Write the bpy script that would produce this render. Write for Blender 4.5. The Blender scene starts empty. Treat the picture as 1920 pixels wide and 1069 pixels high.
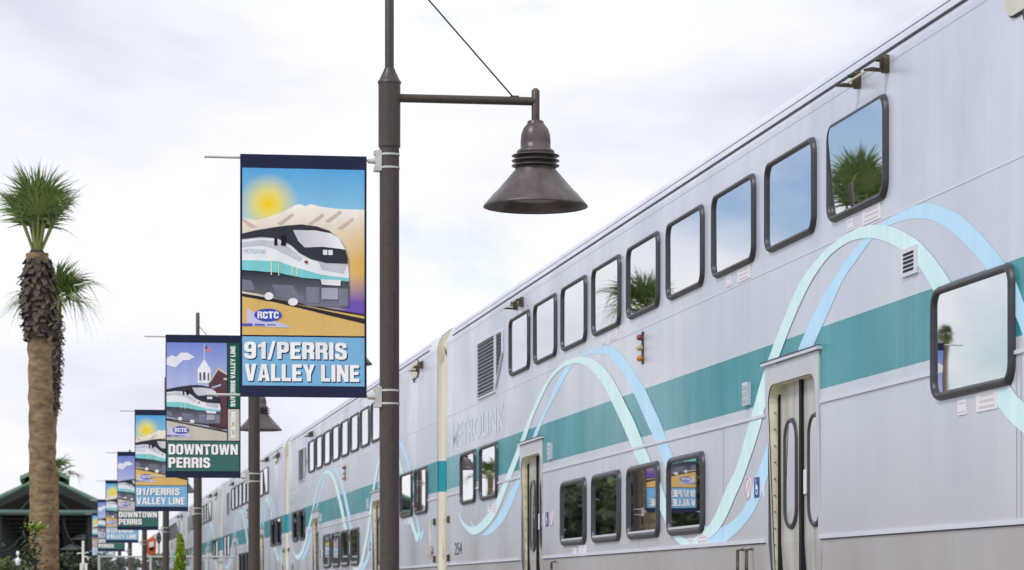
import bpy, bmesh, math, random
from mathutils import Vector, Matrix
random.seed(7)
SC = bpy.context.scene
COL = SC.collection
# ------------------------------------------------------------------ camera
F = 5200.0; VX, VY = 110.0, 1113.0           # focal length in photo pixels, vanishing point of the track direction
TH = math.atan((960 - VX) / F); CT, ST = math.cos(TH), math.sin(TH)
ZC = 1.0                                      # lens height above rail top
cam = bpy.data.cameras.new('camera'); camo = bpy.data.objects.new('camera', cam); COL.objects.link(camo)
camo.location = (0, 0, ZC); camo.rotation_euler = (math.pi / 2, 0, -TH)
cam.sensor_width = 36; cam.lens = 36 * F / 1920
cam.shift_y = (VY - 534.5) / 1920; cam.clip_end = 6000; cam.clip_start = .1
cam.dof.use_dof = True; cam.dof.focus_distance = 18.5; cam.dof.aperture_fstop = 6.3
SC.camera = camo
# ------------------------------------------------------------------ sky, sun, exposure
SUN_EL, SUN_AZ = 46, 240                     # azimuth clockwise from +Y (track direction)
w = bpy.data.worlds.new('World'); SC.world = w; w.use_nodes = True
N = w.node_tree.nodes; L = w.node_tree.links
bg = N['Background']; bg.inputs['Strength'].default_value = 0.1
sky = N.new('ShaderNodeTexSky'); sky.sky_type = 'NISHITA'; sky.sun_disc = False
sky.sun_elevation = math.radians(SUN_EL); sky.sun_rotation = math.radians(SUN_AZ)
tc = N.new('ShaderNodeTexCoord')
def wn(scale, loc, zs=2.0, detail=5, rough=.52, dist=.0):
    m = N.new('ShaderNodeMapping'); m.inputs['Scale'].default_value = (1, 1, zs); m.inputs['Location'].default_value = loc
    n = N.new('ShaderNodeTexNoise'); n.inputs['Scale'].default_value = scale; n.inputs['Detail'].default_value = detail
    n.inputs['Roughness'].default_value = rough; n.inputs['Distortion'].default_value = dist
    L.new(tc.outputs['Generated'], m.inputs['Vector']); L.new(m.outputs[0], n.inputs['Vector']); return n.outputs['Fac']
def wramp(src, stops):
    r = N.new('ShaderNodeValToRGB'); e = r.color_ramp.elements
    e[0].position, e[0].color = stops[0][0], (*stops[0][1], 1); e[1].position, e[1].color = stops[-1][0], (*stops[-1][1], 1)
    for p, c in stops[1:-1]:
        k = e.new(p); k.color = (*c, 1)
    L.new(src, r.inputs[0]); return r.outputs[0]
shade = wramp(wn(6.0, (4.6, 3.9, 5.5), 2.4, 7, .52, .3), [(.27, (.65, .67, .78)), (.40, (.81, .825, .92)), (.51, (.92, .93, 1.0)), (.61, (1.0, 1.0, 1.01))])
mul = N.new('ShaderNodeVectorMath'); mul.operation = 'SCALE'; mul.inputs['Scale'].default_value = 7.85
L.new(shade, mul.inputs[0])
sepw = N.new('ShaderNodeSeparateXYZ'); L.new(tc.outputs['Generated'], sepw.inputs[0])
west = N.new('ShaderNodeMapRange'); L.new(sepw.outputs[0], west.inputs['Value'])      # cloud deck breaks up towards the west
for k_, v_ in zip(('From Min', 'From Max', 'To Min', 'To Max'), (-.08, -.40, .19, -.07)): west.inputs[k_].default_value = v_
addw = N.new('ShaderNodeMath'); addw.operation = 'ADD'; L.new(wn(5.0, (.35, 2.6, .9), 1.7, 6, .55, .2), addw.inputs[0]); L.new(west.outputs[0], addw.inputs[1])
openm = wramp(addw.outputs[0], [(.40, (1, 1, 1)), (.54, (0, 0, 0))])
opens = N.new('ShaderNodeMath'); opens.operation = 'MULTIPLY'; opens.inputs[1].default_value = .9; L.new(openm, opens.inputs[0])
hs = N.new('ShaderNodeHueSaturation'); hs.inputs['Saturation'].default_value = 1.35; hs.inputs['Hue'].default_value = .525; hs.inputs['Value'].default_value = 1.15; L.new(sky.outputs[0], hs.inputs['Color'])
mixw = N.new('ShaderNodeMixRGB'); L.new(opens.outputs[0], mixw.inputs[0]); L.new(mul.outputs[0], mixw.inputs[1]); L.new(hs.outputs[0], mixw.inputs[2])
L.new(mixw.outputs[0], bg.inputs['Color'])
sl = bpy.data.lights.new('sun', 'SUN'); sl.energy = 1.5; sl.angle = math.radians(14); sl.color = (1, .98, .95)
so = bpy.data.objects.new('sun', sl); COL.objects.link(so)
az, el = math.radians(SUN_AZ), math.radians(SUN_EL)
sd = Vector((math.sin(az) * math.cos(el), math.cos(az) * math.cos(el), math.sin(el)))
so.rotation_euler = sd.to_track_quat('Z', 'Y').to_euler(); so.location = sd * 60
SC.view_settings.view_transform = 'Standard'; SC.view_settings.look = 'None'
SC.view_settings.exposure = 0.46; SC.view_settings.gamma = 1.0
# ------------------------------------------------------------------ photo pixel -> place
def ray(px, py):
    a = (px - 960) / F; b = (VY - py) / F
    return (a * CT + ST, -a * ST + CT, b)
XS = 5.1                                       # near side of the train
def side(px, py, X=XS):
    d = ray(px, py); t = X / d[0]; return (t * d[1], ZC + t * d[2])      # (Y, Z)
def atY(px, py, Y):
    d = ray(px, py); t = Y / d[1]; return (t * d[0], ZC + t * d[2])      # (X, Z)
# ------------------------------------------------------------------ materials
def lin(c):
    return tuple(((v / 255) / 12.92 if v / 255 <= .04045 else ((v / 255 + .055) / 1.055) ** 2.4) for v in c)
MATS = {}
def mat(name, rgb, rough=.6, metal=0., noise=0., nscale=8., spec=.5, stretch=(1, 1, 1), bump=0., alt=None, srgb=True, coat=0.):
    if name in MATS: return MATS[name]
    m = bpy.data.materials.new(name); m.use_nodes = True; nt = m.node_tree; b = nt.nodes['Principled BSDF']
    c = lin(rgb) if srgb else rgb
    b.inputs['Roughness'].default_value = rough; b.inputs['Metallic'].default_value = metal
    b.inputs['Specular IOR Level'].default_value = spec; b.inputs['Coat Weight'].default_value = coat
    b.inputs['Base Color'].default_value = (*c, 1)
    if noise or bump:
        t = nt.nodes.new('ShaderNodeTexCoord'); mp = nt.nodes.new('ShaderNodeMapping'); mp.inputs['Scale'].default_value = stretch
        n = nt.nodes.new('ShaderNodeTexNoise'); n.inputs['Scale'].default_value = nscale; n.inputs['Detail'].default_value = 6; n.inputs['Roughness'].default_value = .6
        nt.links.new(t.outputs['Object'], mp.inputs[0]); nt.links.new(mp.outputs[0], n.inputs['Vector'])
        if noise:
            r = nt.nodes.new('ShaderNodeValToRGB'); a = (lin(alt) if srgb else alt) if alt else tuple(v * (1 - noise) for v in c)
            r.color_ramp.elements[0].position = .35; r.color_ramp.elements[1].position = .65
            r.color_ramp.elements[0].color = (*a, 1); r.color_ramp.elements[1].color = (*c, 1)
            nt.links.new(n.outputs['Fac'], r.inputs[0]); nt.links.new(r.outputs[0], b.inputs['Base Color'])
        if bump:
            bp = nt.nodes.new('ShaderNodeBump'); bp.inputs['Strength'].default_value = bump; bp.inputs['Distance'].default_value = .02
            nt.links.new(n.outputs['Fac'], bp.inputs['Height']); nt.links.new(bp.outputs[0], b.inputs['Normal'])
    MATS[name] = m; return m
class G:
    """small node-graph helper for one material"""
    def __init__(s, name):
        s.m = bpy.data.materials.new(name); s.m.use_nodes = True; s.t = s.m.node_tree; s.b = s.t.nodes['Principled BSDF']; MATS[name] = s.m
        s.co = s.t.nodes.new('ShaderNodeTexCoord'); s.sep = None
    def ln(s, a, b): s.t.links.new(a, b)
    def xyz(s):
        if not s.sep:
            s.sep = s.t.nodes.new('ShaderNodeSeparateXYZ'); s.ln(s.co.outputs['Object'], s.sep.inputs[0])
        return s.sep.outputs
    def noise(s, scale, stretch=(1, 1, 1), detail=5, rough=.55):
        mp = s.t.nodes.new('ShaderNodeMapping'); mp.inputs['Scale'].default_value = stretch
        n = s.t.nodes.new('ShaderNodeTexNoise'); n.inputs['Scale'].default_value = scale; n.inputs['Detail'].default_value = detail; n.inputs['Roughness'].default_value = rough
        s.ln(s.co.outputs['Object'], mp.inputs[0]); s.ln(mp.outputs[0], n.inputs['Vector']); return n.outputs['Fac']
    def math(s, op, a, b=None, clamp=False):
        n = s.t.nodes.new('ShaderNodeMath'); n.operation = op; n.use_clamp = clamp
        for i, v in enumerate((a, b)):
            if v is None: continue
            if isinstance(v, (int, float)): n.inputs[i].default_value = v
            else: s.ln(v, n.inputs[i])
        return n.outputs[0]
    def rng(s, v, a, b, c=0., d=1.):
        n = s.t.nodes.new('ShaderNodeMapRange'); s.ln(v, n.inputs['Value'])
        for k, x in zip(('From Min', 'From Max', 'To Min', 'To Max'), (a, b, c, d)): n.inputs[k].default_value = x
        return n.outputs[0]
    def mix(s, f, a, b):
        n = s.t.nodes.new('ShaderNodeMixRGB')
        for i, v in enumerate((f, a, b)):
            if isinstance(v, (int, float)): n.inputs[i].default_value = v
            elif isinstance(v, tuple): n.inputs[i].default_value = (*v, 1)
            else: s.ln(v, n.inputs[i])
        return n.outputs[0]
# --- rail car paint: silver with a teal band, streaked and dirty towards the skirt
Z_STRIP, Z_TRIM, Z_CREASE, Z_SEAM, Z_GUT = 1.372, 2.29, 3.342, 4.347, 4.387
Z_TEAL0, Z_TEAL1 = 2.385, 2.805
SILVER = (.645, .67, .725); TEALC = lin((38, 142, 148))
def car_paint(name, teal_fade):
    g = G(name); x, y, z = g.xyz()
    st = g.noise(1.0, (3, 3.2, .2), 6, .62); cl = g.noise(.55, (1, 1, 1), 4); fine = g.noise(1., (6, 19, .35), 6, .7); blot = g.noise(2.2, (1, 1, 1.4), 6, .62)
    silver = g.mix(g.rng(st, .42, .66), tuple(v * .91 for v in SILVER), SILVER)
    silver = g.mix(g.math('MULTIPLY', g.rng(cl, .4, .7), .35), silver, (.54, .585, .68))
    silver = g.mix(g.math('MULTIPLY', g.math('MULTIPLY', g.rng(fine, .57, .72), g.rng(cl, .40, .62)), .42), silver, (.42, .42, .44))
    silver = g.mix(g.math('MULTIPLY', g.rng(blot, .5, .7), .22), silver, (.68, .69, .73))
    dirt = g.math('MULTIPLY', g.rng(z, Z_STRIP - .75, Z_STRIP + .0, .95, .62), g.math('LESS_THAN', z, Z_STRIP))
    dirt2 = g.math('MULTIPLY', g.rng(z, Z_STRIP, 2.1, .42, 0.), g.math('GREATER_THAN', z, Z_STRIP))
    dsum = g.math('MULTIPLY', g.math('ADD', dirt, dirt2), g.rng(st, .3, .7, .55, 1.1), True)
    silver = g.mix(dsum, silver, lin((180, 168, 158)))
    teal = g.mix(g.rng(st, .4, .7), tuple(v * .92 for v in TEALC), lin((52, 156, 162)))
    teal = g.mix(g.math('MULTIPLY', g.rng(fine, .5, .68), .16), teal, lin((150, 205, 208)))
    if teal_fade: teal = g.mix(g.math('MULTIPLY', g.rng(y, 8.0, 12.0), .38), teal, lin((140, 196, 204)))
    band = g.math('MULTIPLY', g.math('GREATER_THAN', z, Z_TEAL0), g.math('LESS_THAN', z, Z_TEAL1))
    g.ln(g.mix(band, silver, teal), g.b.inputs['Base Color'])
    g.ln(g.rng(cl, .35, .65, .24, .44), g.b.inputs['Roughness']); g.b.inputs['Metallic'].default_value = .3
    bp = g.t.nodes.new('ShaderNodeBump'); bp.inputs['Strength'].default_value = .05; bp.inputs['Distance'].default_value = .05
    g.ln(cl, bp.inputs['Height']); g.ln(bp.outputs[0], g.b.inputs['Normal'])
    return g.m
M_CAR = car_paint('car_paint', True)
g = G('end_cream'); x, y, z = g.xyz()
band = g.math('MULTIPLY', g.math('GREATER_THAN', z, Z_TEAL0 + .0), g.math('LESS_THAN', z, Z_TEAL1))
g.ln(g.mix(band, g.mix(g.noise(3, (1, 1, .3)), lin((226, 220, 198)), lin((196, 190, 170))), lin((20, 138, 150))), g.b.inputs['Base Color']); g.b.inputs['Roughness'].default_value = .5
M_END = g.m
M_TRIM = mat('trim_silver', (214, 215, 222), .4, .2)
M_GASKET = mat('gasket_rubber', (56, 57, 63), .42, 0, .25, 14)
M_DARK = mat('dark_metal', (48, 50, 58), .5, .2)
M_BLACK = mat('black_void', (14, 14, 16), .8)
M_SILL = mat('window_sill_metal', (205, 206, 210), .35, .3)
M_JAMB = mat('door_jamb_cream', (240, 234, 208), .45, .0, .22, 5, alt=(214, 204, 168))
M_LEAF = mat('door_leaf_steel', (206, 204, 198), .3, .15, .25, 2.5, stretch=(1, 4, .4), alt=(166, 160, 146))
M_FRAME = mat('door_frame_silver', (205, 205, 208), .4, .2, .12, 4)
M_BRASS = mat('bracket_olive', (92, 84, 56), .5, .3, .35, 14, alt=(54, 50, 36))
M_RAILPOLE = mat('grab_rail_cream', (214, 208, 180), .4, .2)
def glass(name, tint, refl, rough=.012):
    g = G(name); g.b.inputs['Base Color'].default_value = (*tint, 1); g.b.inputs['Roughness'].default_value = rough
    g.b.inputs['Specular IOR Level'].default_value = .5; g.b.inputs['IOR'].default_value = 1.5
    gl = g.t.nodes.new('ShaderNodeBsdfGlossy'); gl.inputs['Roughness'].default_value = rough; gl.inputs['Color'].default_value = (.93, .95, .97, 1)
    mx = g.t.nodes.new('ShaderNodeMixShader'); mx.inputs[0].default_value = refl
    n = g.noise(1.3, (1, 1, 1), 2); bp = g.t.nodes.new('ShaderNodeBump'); bp.inputs['Strength'].default_value = .02; bp.inputs['Distance'].default_value = .02
    g.ln(n, bp.inputs['Height']); g.ln(bp.outputs[0], gl.inputs['Normal'])
    g.ln(g.b.outputs[0], mx.inputs[1]); g.ln(gl.outputs[0], mx.inputs[2]); g.ln(mx.outputs[0], g.t.nodes['Material Output'].inputs[0]); return g.m
M_DGLASS = glass('door_glass', (.05, .055, .045), .38, .03)
M_GLASS = glass('coach_glass', (.012, .014, .013), .74)
def swoosh_mat(name, c, c2):
    g = G(name); n = g.noise(1.2, (1, 5, .5), 5)
    g.ln(g.mix(g.rng(n, .4, .7), lin(c2), lin(c)), g.b.inputs['Base Color']); g.b.inputs['Roughness'].default_value = .45; return g.m
M_MINT = swoosh_mat('swoosh_mint', (220, 246, 242), (204, 234, 234)); M_BLUE = swoosh_mat('swoosh_blue', (190, 228, 247), (178, 218, 240))
M_GHOST = swoosh_mat('ghost_letters', (200, 220, 224), (206, 214, 220))
M_POST = mat('bronze_paint', (74, 64, 58), .45, .1, .14, 30, alt=(64, 55, 50), bump=.03)
M_LAMP = mat('lamp_bronze', (100, 88, 86), .38, .15, .5, 9, stretch=(1, 1, .35), alt=(66, 57, 56))
M_LENS = mat('lamp_lens', (104, 98, 78), .4)
M_ALU = mat('bracket_aluminium', (206, 205, 200), .38, .35, .2, 20)
# ------------------------------------------------------------------ mesh helpers
class MB:
    def __init__(s): s.v = []; s.f = []; s.sm = []
    def add(s, vs, fs, smooth=False):
        o = len(s.v); s.v += [tuple(v) for v in vs]
        for q in fs: s.f.append(tuple(i + o for i in q)); s.sm.append(smooth)
        return s
    def box(s, a, b):
        (x0, y0, z0), (x1, y1, z1) = [[f(p, q) for p, q in zip(a, b)] for f in (min, max)]
        return s.add([(x0, y0, z0), (x1, y0, z0), (x1, y1, z0), (x0, y1, z0), (x0, y0, z1), (x1, y0, z1), (x1, y1, z1), (x0, y1, z1)],
                     [(0, 3, 2, 1), (4, 5, 6, 7), (0, 1, 5, 4), (1, 2, 6, 5), (2, 3, 7, 6), (3, 0, 4, 7)])
    def tube(s, pts, r, n=10, caps=True, smooth=True):
        pts = [Vector(p) for p in pts]; rs = r if isinstance(r, (list, tuple)) else [r] * len(pts); rings = []
        up = Vector((0, 0, 1))
        for i, p in enumerate(pts):
            d = (pts[min(i + 1, len(pts) - 1)] - pts[max(i - 1, 0)]).normalized()
            a = d.cross(up if abs(d.z) < .95 else Vector((1, 0, 0))).normalized(); b = a.cross(d).normalized()
            rings.append([p + (a * math.cos(2 * math.pi * k / n) + b * math.sin(2 * math.pi * k / n)) * rs[i] for k in range(n)])
        vs = [v for q in rings for v in q]
        fs = [(i * n + k, i * n + (k + 1) % n, (i + 1) * n + (k + 1) % n, (i + 1) * n + k) for i in range(len(pts) - 1) for k in range(n)]
        s.add(vs, fs, smooth)
        if caps:
            s.add(rings[0], [tuple(range(n))]); s.add(rings[-1], [tuple(reversed(range(n)))])
        return s
    def lathe(s, prof, c=(0, 0, 0), n=40, smooth=True, caps=True):
        vs = [(c[0] + r * math.cos(2 * math.pi * k / n), c[1] + r * math.sin(2 * math.pi * k / n), c[2] + z) for r, z in prof for k in range(n)]
        fs = [(i * n + k, i * n + (k + 1) % n, (i + 1) * n + (k + 1) % n, (i + 1) * n + k) for i in range(len(prof) - 1) for k in range(n)]
        s.add(vs, fs, smooth)
        if caps:
            s.add(vs[:n], [tuple(reversed(range(n)))]); s.add(vs[-n:], [tuple(range(n))])
        return s
    def prism(s, poly, d0, d1, axis='y'):
        """polygon in the plane across axis, extruded from d0 to d1"""
        P = {'x': lambda a, b, d: (d, a, b), 'y': lambda a, b, d: (a, d, b), 'z': lambda a, b, d: (a, b, d)}[axis]
        n = len(poly); vs = [P(a, b, d0) for a, b in poly] + [P(a, b, d1) for a, b in poly]
        return s.add(vs, [tuple(range(n)), tuple(reversed(range(n, 2 * n)))] + [(k, k + n, (k + 1) % n + n, (k + 1) % n) for k in range(n)])
    def mesh(s, name):
        m = bpy.data.meshes.new(name); m.from_pydata(s.v, [], s.f); m.polygons.foreach_set('use_smooth', s.sm)
        b = bmesh.new(); b.from_mesh(m); bmesh.ops.recalc_face_normals(b, faces=b.faces); b.to_mesh(m); b.free(); return m
    def build(s, name, material, parent=None, **kw): return link(name, s.mesh(name), material, parent, **kw)
def link(name, me, material=None, parent=None, loc=None, kind=None, label=None):
    o = bpy.data.objects.new(name, me); COL.objects.link(o)
    if material and not me.materials: me.materials.append(material)
    if parent: o.parent = parent
    if loc: o.location = loc
    if kind: o['kind'] = kind
    if label: o['label'] = label
    return o
def thing(name, label, cat, loc=(0, 0, 0), rotz=0, group=None):
    o = bpy.data.objects.new(name, None); COL.objects.link(o); o.empty_display_size = .3
    o.location = loc; o.rotation_euler = (0, 0, rotz); o['label'] = label; o['category'] = cat
    if group: o['group'] = group
    return o
def tag(o, label, cat, group=None):
    o['label'] = label; o['category'] = cat
    if group: o['group'] = group
    return o
def copy_tree(o, loc, label, group=None, rotz=None):
    def rec(q, par):
        c = q.copy(); COL.objects.link(c); c.parent = par
        for ch in KIDS[q.name]: rec(ch, c)
        return c
    def index(q):
        KIDS[q.name] = [k for k in ALL if k.parent == q]
        for k in KIDS[q.name]: index(k)
    ALL = list(COL.objects); KIDS = {}; index(o)
    r = rec(o, None); r.location = loc; r['label'] = label
    if group: r['group'] = group
    if rotz is not None: r.rotation_euler = (0, 0, rotz)
    return r
def rrect(x0, y0, x1, y1, r, n=6):
    """rounded rectangle loop, counter-clockwise"""
    r = min(r, abs(x1 - x0) / 2 - 1e-4, abs(y1 - y0) / 2 - 1e-4); out = []
    for cx, cy, a in ((x1 - r, y1 - r, 0), (x0 + r, y1 - r, 90), (x0 + r, y0 + r, 180), (x1 - r, y0 + r, 270)):
        for k in range(n + 1):
            t = math.radians(a + 90 * k / n); out.append((cx + r * math.cos(t), cy + r * math.sin(t)))
    return out
def ring_frame(mb, loops):
    """loops: list of (loop2d, x) in the side plane, joined in order"""
    n = len(loops[0][0]); vs = [(x, a, b) for lp, x in loops for a, b in lp]
    return mb.add(vs, [(i * n + k, i * n + (k + 1) % n, (i + 1) * n + (k + 1) % n, (i + 1) * n + k) for i in range(len(loops) - 1) for k in range(n)], True)
def text_mesh(body, bold=.02, spacing=1.0, lines=.9):
    cu = bpy.data.curves.new('t', 'FONT'); cu.body = body; cu.offset = bold; cu.space_character = spacing; cu.resolution_u = 3; cu.space_line = lines
    o = bpy.data.objects.new('t', cu); COL.objects.link(o); bpy.context.view_layer.update()
    me = bpy.data.meshes.new_from_object(o.evaluated_get(bpy.context.evaluated_depsgraph_get()))
    vs = [(v.co.x, v.co.y) for v in me.vertices]; fs = [tuple(p.vertices) for p in me.polygons]
    bpy.data.objects.remove(o); bpy.data.curves.remove(cu); bpy.data.meshes.remove(me)
    x0, x1 = min(v[0] for v in vs), max(v[0] for v in vs); y0, y1 = min(v[1] for v in vs), max(v[1] for v in vs)
    return [((x - x0) / (x1 - x0), (y - y0) / (y1 - y0)) for x, y in vs], fs
# ------------------------------------------------------------------ the setting
def struct(name, mb, m): 
    o = mb.build(name, m); o['kind'] = 'structure'; return o
M_GROUND = mat('ground_soil', (150, 138, 116), .9, 0, .3, .6, alt=(112, 106, 84))
M_CONC = mat('platform_concrete', (158, 155, 149), .85, 0, .15, 1.5)
M_BALLAST = mat('ballast', (128, 120, 112), .95, 0, .5, 14, bump=.6)
M_STEEL = mat('rail_steel', (120, 104, 92), .4, .6)
struct('ground', MB().add([(-3000, -600, -.25), (3000, -600, -.25), (3000, 5000, -.25), (-3000, 5000, -.25)], [(0, 1, 2, 3)]), M_GROUND)
struct('station_platform', MB().box((1.2, 2, -.25), (4.75, 150, .2)), M_CONC)
struct('track_bed', MB().prism([(4.78, -.25), (5.0, -.16), (8.3, -.16), (8.9, -.25)], -20, 400, 'y'), M_BALLAST)
rails = MB()
for xr in (5.88, 7.32): rails.prism([(xr - .07, -.15), (xr + .07, -.15), (xr + .035, -.1), (xr + .036, 0), (xr - .036, 0), (xr - .035, -.1)], -20, 400, 'y')
struct('rails', rails, M_STEEL)
# ------------------------------------------------------------------ bilevel rail car (built once from the nearest one, then copied)
Y_FAR, Y_NEAR, PITCH = side(838, 900)[0], 11.7, 25.8     # ends of the nearest car
YC = (Y_FAR + Y_NEAR) / 2
W = 2.98
car = thing('rail_car', 'x', 'rail car', (XS, YC, 0))
def S(px, py, dx=0.):                                        # photo pixel -> car-local (y, z)
    a, b = side(px, py, XS + dx); return (a - YC, b)
y0c, y1c = Y_NEAR - YC, Y_FAR - YC
Z_DTOP, Z_DBOT = 2.545, .52
doors = [(S(1540, 0)[0] + .045, S(1437, 0)[0] - .02), (S(1018, 0)[0] + .045, S(977, 0)[0] - .02)]     # opening intervals (near, far)
doors = [((a + b) / 2 - .67, (a + b) / 2 + .67) for a, b in doors]
prof = [(.16, .32), (.035, 1.0), (.0, Z_STRIP), (0, Z_CREASE), (0.0, Z_SEAM), (.012, Z_GUT), (.028, Z_GUT + .055), (.07, Z_GUT + .135), (.15, Z_GUT + .205), (.32, Z_GUT + .30), (.7, Z_GUT + .39), (W / 2, Z_GUT + .43)]
left = []
for i, (x, z) in enumerate(prof):                            # put the door heights into the profile
    left.append((x, z))
    if i + 1 < len(prof):
        for zz in (Z_DBOT, Z_DTOP):
            if z < zz < prof[i + 1][1]:
                t = (zz - z) / (prof[i + 1][1] - z); left.append((x + t * (prof[i + 1][0] - x), zz))
full = left + [(W - x, z) for x, z in reversed(left[:-1])]
ycuts = sorted([y0c, y1c] + [v for d in doors for v in d])
mb = MB()
for i in range(len(ycuts) - 1):
    ya, yb = ycuts[i], ycuts[i + 1]; isd = any(abs(ya - d[0]) < 1e-6 for d in doors)
    for k in range(len(full) - 1):
        (xa, za), (xb, zb) = full[k], full[k + 1]
        if isd and xa < 1 and za >= Z_DBOT - 1e-6 and zb <= Z_DTOP + 1e-6: continue
        mb.add([(xa, ya, za), (xa, yb, za), (xb, yb, zb), (xb, ya, zb)], [(0, 1, 2, 3)], 4.4 < zb and za > 4.39)
    mb.add([(full[0][0], ya, .32), (full[0][0], yb, .32), (full[-1][0], yb, .32), (full[-1][0], ya, .32)], [(0, 1, 2, 3)])
body = mb.build('body_shell', M_CAR, car)
for ye, sg in ((y0c, -1), (y1c, 1)):                          # end walls, cream with the teal band carried round
    inner = [(x + (.004 if x < 1 else -.004), z - .004) for x, z in full]
    MB().prism(inner, ye - .0 * sg, ye + .035 * sg, 'y').build('end_wall', M_END, car)
# round cream corner post on each end
for ye, sg in ((y0c, -1), (y1c, 1)):
    MB().tube([(.09, ye + sg * .06, .4), (.09, ye + sg * .06, 4.1), (.13, ye + sg * .06, 4.35), (.28, ye + sg * .06, 4.56)], .075, 12).build('corner_post', M_END, car)
MB().box((.9, y1c + .03, .7), (2.1, y1c + .44, 3.1)).build('gangway_bellows', M_BLACK, car)
# dark seams, trims, gutter
def strip(name, z0, z1, depth, m, ya=y0c, yb=y1c, split=True):
    mb = MB(); segs = [(ya, yb)]
    if split and z0 < Z_DTOP + .25:
        segs = []; c = ya
        for d in sorted(doors): segs.append((c, d[0] - .07)); c = d[1] + .07
        segs.append((c, yb))
    for a, b in segs:
        mb.box((-depth, a, z0), (.004, b, z1))
    return mb.build(name, m, car)
strip('belt_rail', Z_STRIP, Z_STRIP + .03, .014, M_TRIM)
strip('belt_rail', Z_STRIP - .008, Z_STRIP - .001, .006, M_DARK)
strip('belt_rail', Z_TRIM, Z_TRIM + .022, .012, M_TRIM)
strip('belt_rail', Z_CREASE, Z_CREASE + .012, .003, M_TRIM)
M_SEAM = mat('panel_seam', (158, 159, 170), .6)
strip('panel_seam', Z_SEAM - .045, Z_SEAM - .042, .0012, M_SEAM)
gut = MB().box((.003, y0c + .9, Z_GUT - .004), (.03, y1c - .5, Z_GUT + .010)); gut.build('gutter', M_DARK, car)
MB().box((.036, y0c + .9, Z_GUT + .080), (.06, y1c - .5, Z_GUT + .085)).build('roof_seam', mat('roof_seam', (176, 178, 186), .5), car)
for yy in (y0c + 2.55, y0c + 2.62, y1c - 6.75, y0c + 12.45, y0c + 9.3):       # vertical panel joints
    strip('panel_seam', Z_STRIP + .035, Z_TRIM - .005, .0025, M_SEAM, yy, yy + .006, False)
# windows
def window(ya, yb, z0, z1, rr, fw, tilt=0., sill=False):
    za, zb = min(z0, z1), max(z0, z1); a, b = min(ya, yb), max(ya, yb)
    lo = lambda d, r: rrect(a + d, za + d, b - d, zb - d, r)
    fr = ring_frame(MB(), [(lo(0, rr), .003), (lo(.004, rr), -.016), (lo(fw * .35, rr - fw * .3), -.034), (lo(fw * .7, rr - fw * .6), -.036), (lo(fw * .92, rr - fw * .8), -.026), (lo(fw, rr - fw * .85), .003)]).build('window_frame', M_GASKET, car)
    zm = (za + zb) / 2
    lp = lo(fw * .8, rr - fw * .8)
    MB().add([((-.018 if abs(tilt) > .03 else -.0135) + (q - zm) * tilt, p, q) for p, q in lp], [tuple(range(len(lp)))]).build('pane', M_GLASS, fr)
    if sill: MB().box((-.031, a + fw + .02, za + fw - .004), (-.012, b - fw - .02, za + fw + .016)).build('sill', M_SILL, fr)
for k in range(9):                                           # upper deck
    yc = S(976, 0)[0] - k * (S(976, 0)[0] - S(1610, 0)[0]) / 8
    window(yc - .665, yc + .665, 3.467, 4.131, .12, .044, -.05 if k == 8 else random.uniform(-.004, .004))
LOWZ = (1.482, 2.148)
for k in range(4):                                           # lower deck
    yc = S(1077, 0)[0] - k * (S(1077, 0)[0] - S(1288, 0)[0]) / 3
    window(yc - .665, yc + .665, *LOWZ, .12, .057, random.uniform(-.003, .003), True)
MIDZ = (2.128, 2.80)
for a, b in ((866, 893), (902, 934)): window(S(a, 0)[0], S(b, 0)[0], *MIDZ, .12, .055)
ya, yb = S(1752, 0)[0], S(1905, 0)[0]; window(ya, yb, *MIDZ, .12, .052, -.004)
window(yb - .33, yb - 1.66, *MIDZ, .12, .052)
# swooshes
def crom(P, n):
    """points resampled evenly along a Catmull-Rom curve"""
    dense = []
    for i in range(len(P) - 1):
        p0, p1, p2, p3 = P[max(i - 1, 0)], P[i], P[i + 1], P[min(i + 2, len(P) - 1)]
        for k in range(12):
            t = k / 12
            dense.append(tuple(.5 * (2 * b + (c - a) * t + (2 * a - 5 * b + 4 * c - d) * t * t + (3 * b - a - 3 * c + d) * t ** 3) for a, b, c, d in zip(p0, p1, p2, p3)))
    dense.append(P[-1]); return dense
def ribbon(name, A, B, A2, B2, m, off):
    """A, B: the two edges in photo pixels on the nearest car; A2, B2: the hook at its near end as (Y, Z)"""
    conv = lambda E, E2: [S(*p) for p in E] + [(p[0] - YC, p[1]) for p in E2]
    # pair the edges piecewise between shared key points so that the cross lines stay square
    keys = list(zip(conv(A, A2), conv(B, B2)))
    ca, cb = crom([k[0] for k in keys], 0), crom([k[1] for k in keys], 0)
    vs = []
    for p, q in zip(ca, cb): vs += [(-off, p[0], p[1]), (-off, q[0], q[1])]
    fs = [(2 * i, 2 * i + 1, 2 * i + 3, 2 * i + 2) for i in range(len(ca) - 1)]
    o = MB().add(vs, fs).build(name, m, car); bm = bmesh.new(); bm.from_mesh(o.data)     # cut the paint out where the doorways are
    cut = lambda co, no: bmesh.ops.bisect_plane(bm, geom=bm.verts[:] + bm.edges[:] + bm.faces[:], plane_co=co, plane_no=no)
    for d in doors: cut((0, d[0], 0), (0, 1, 0)); cut((0, d[1], 0), (0, 1, 0))
    cut((0, 0, Z_DTOP), (0, 0, 1))
    dead = [f for f in bm.faces if any(d[0] < f.calc_center_median().y < d[1] for d in doors) and f.calc_center_median().z < Z_DTOP]
    bmesh.ops.delete(bm, geom=dead, context='FACES'); bm.to_mesh(o.data); bm.free(); return o
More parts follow.
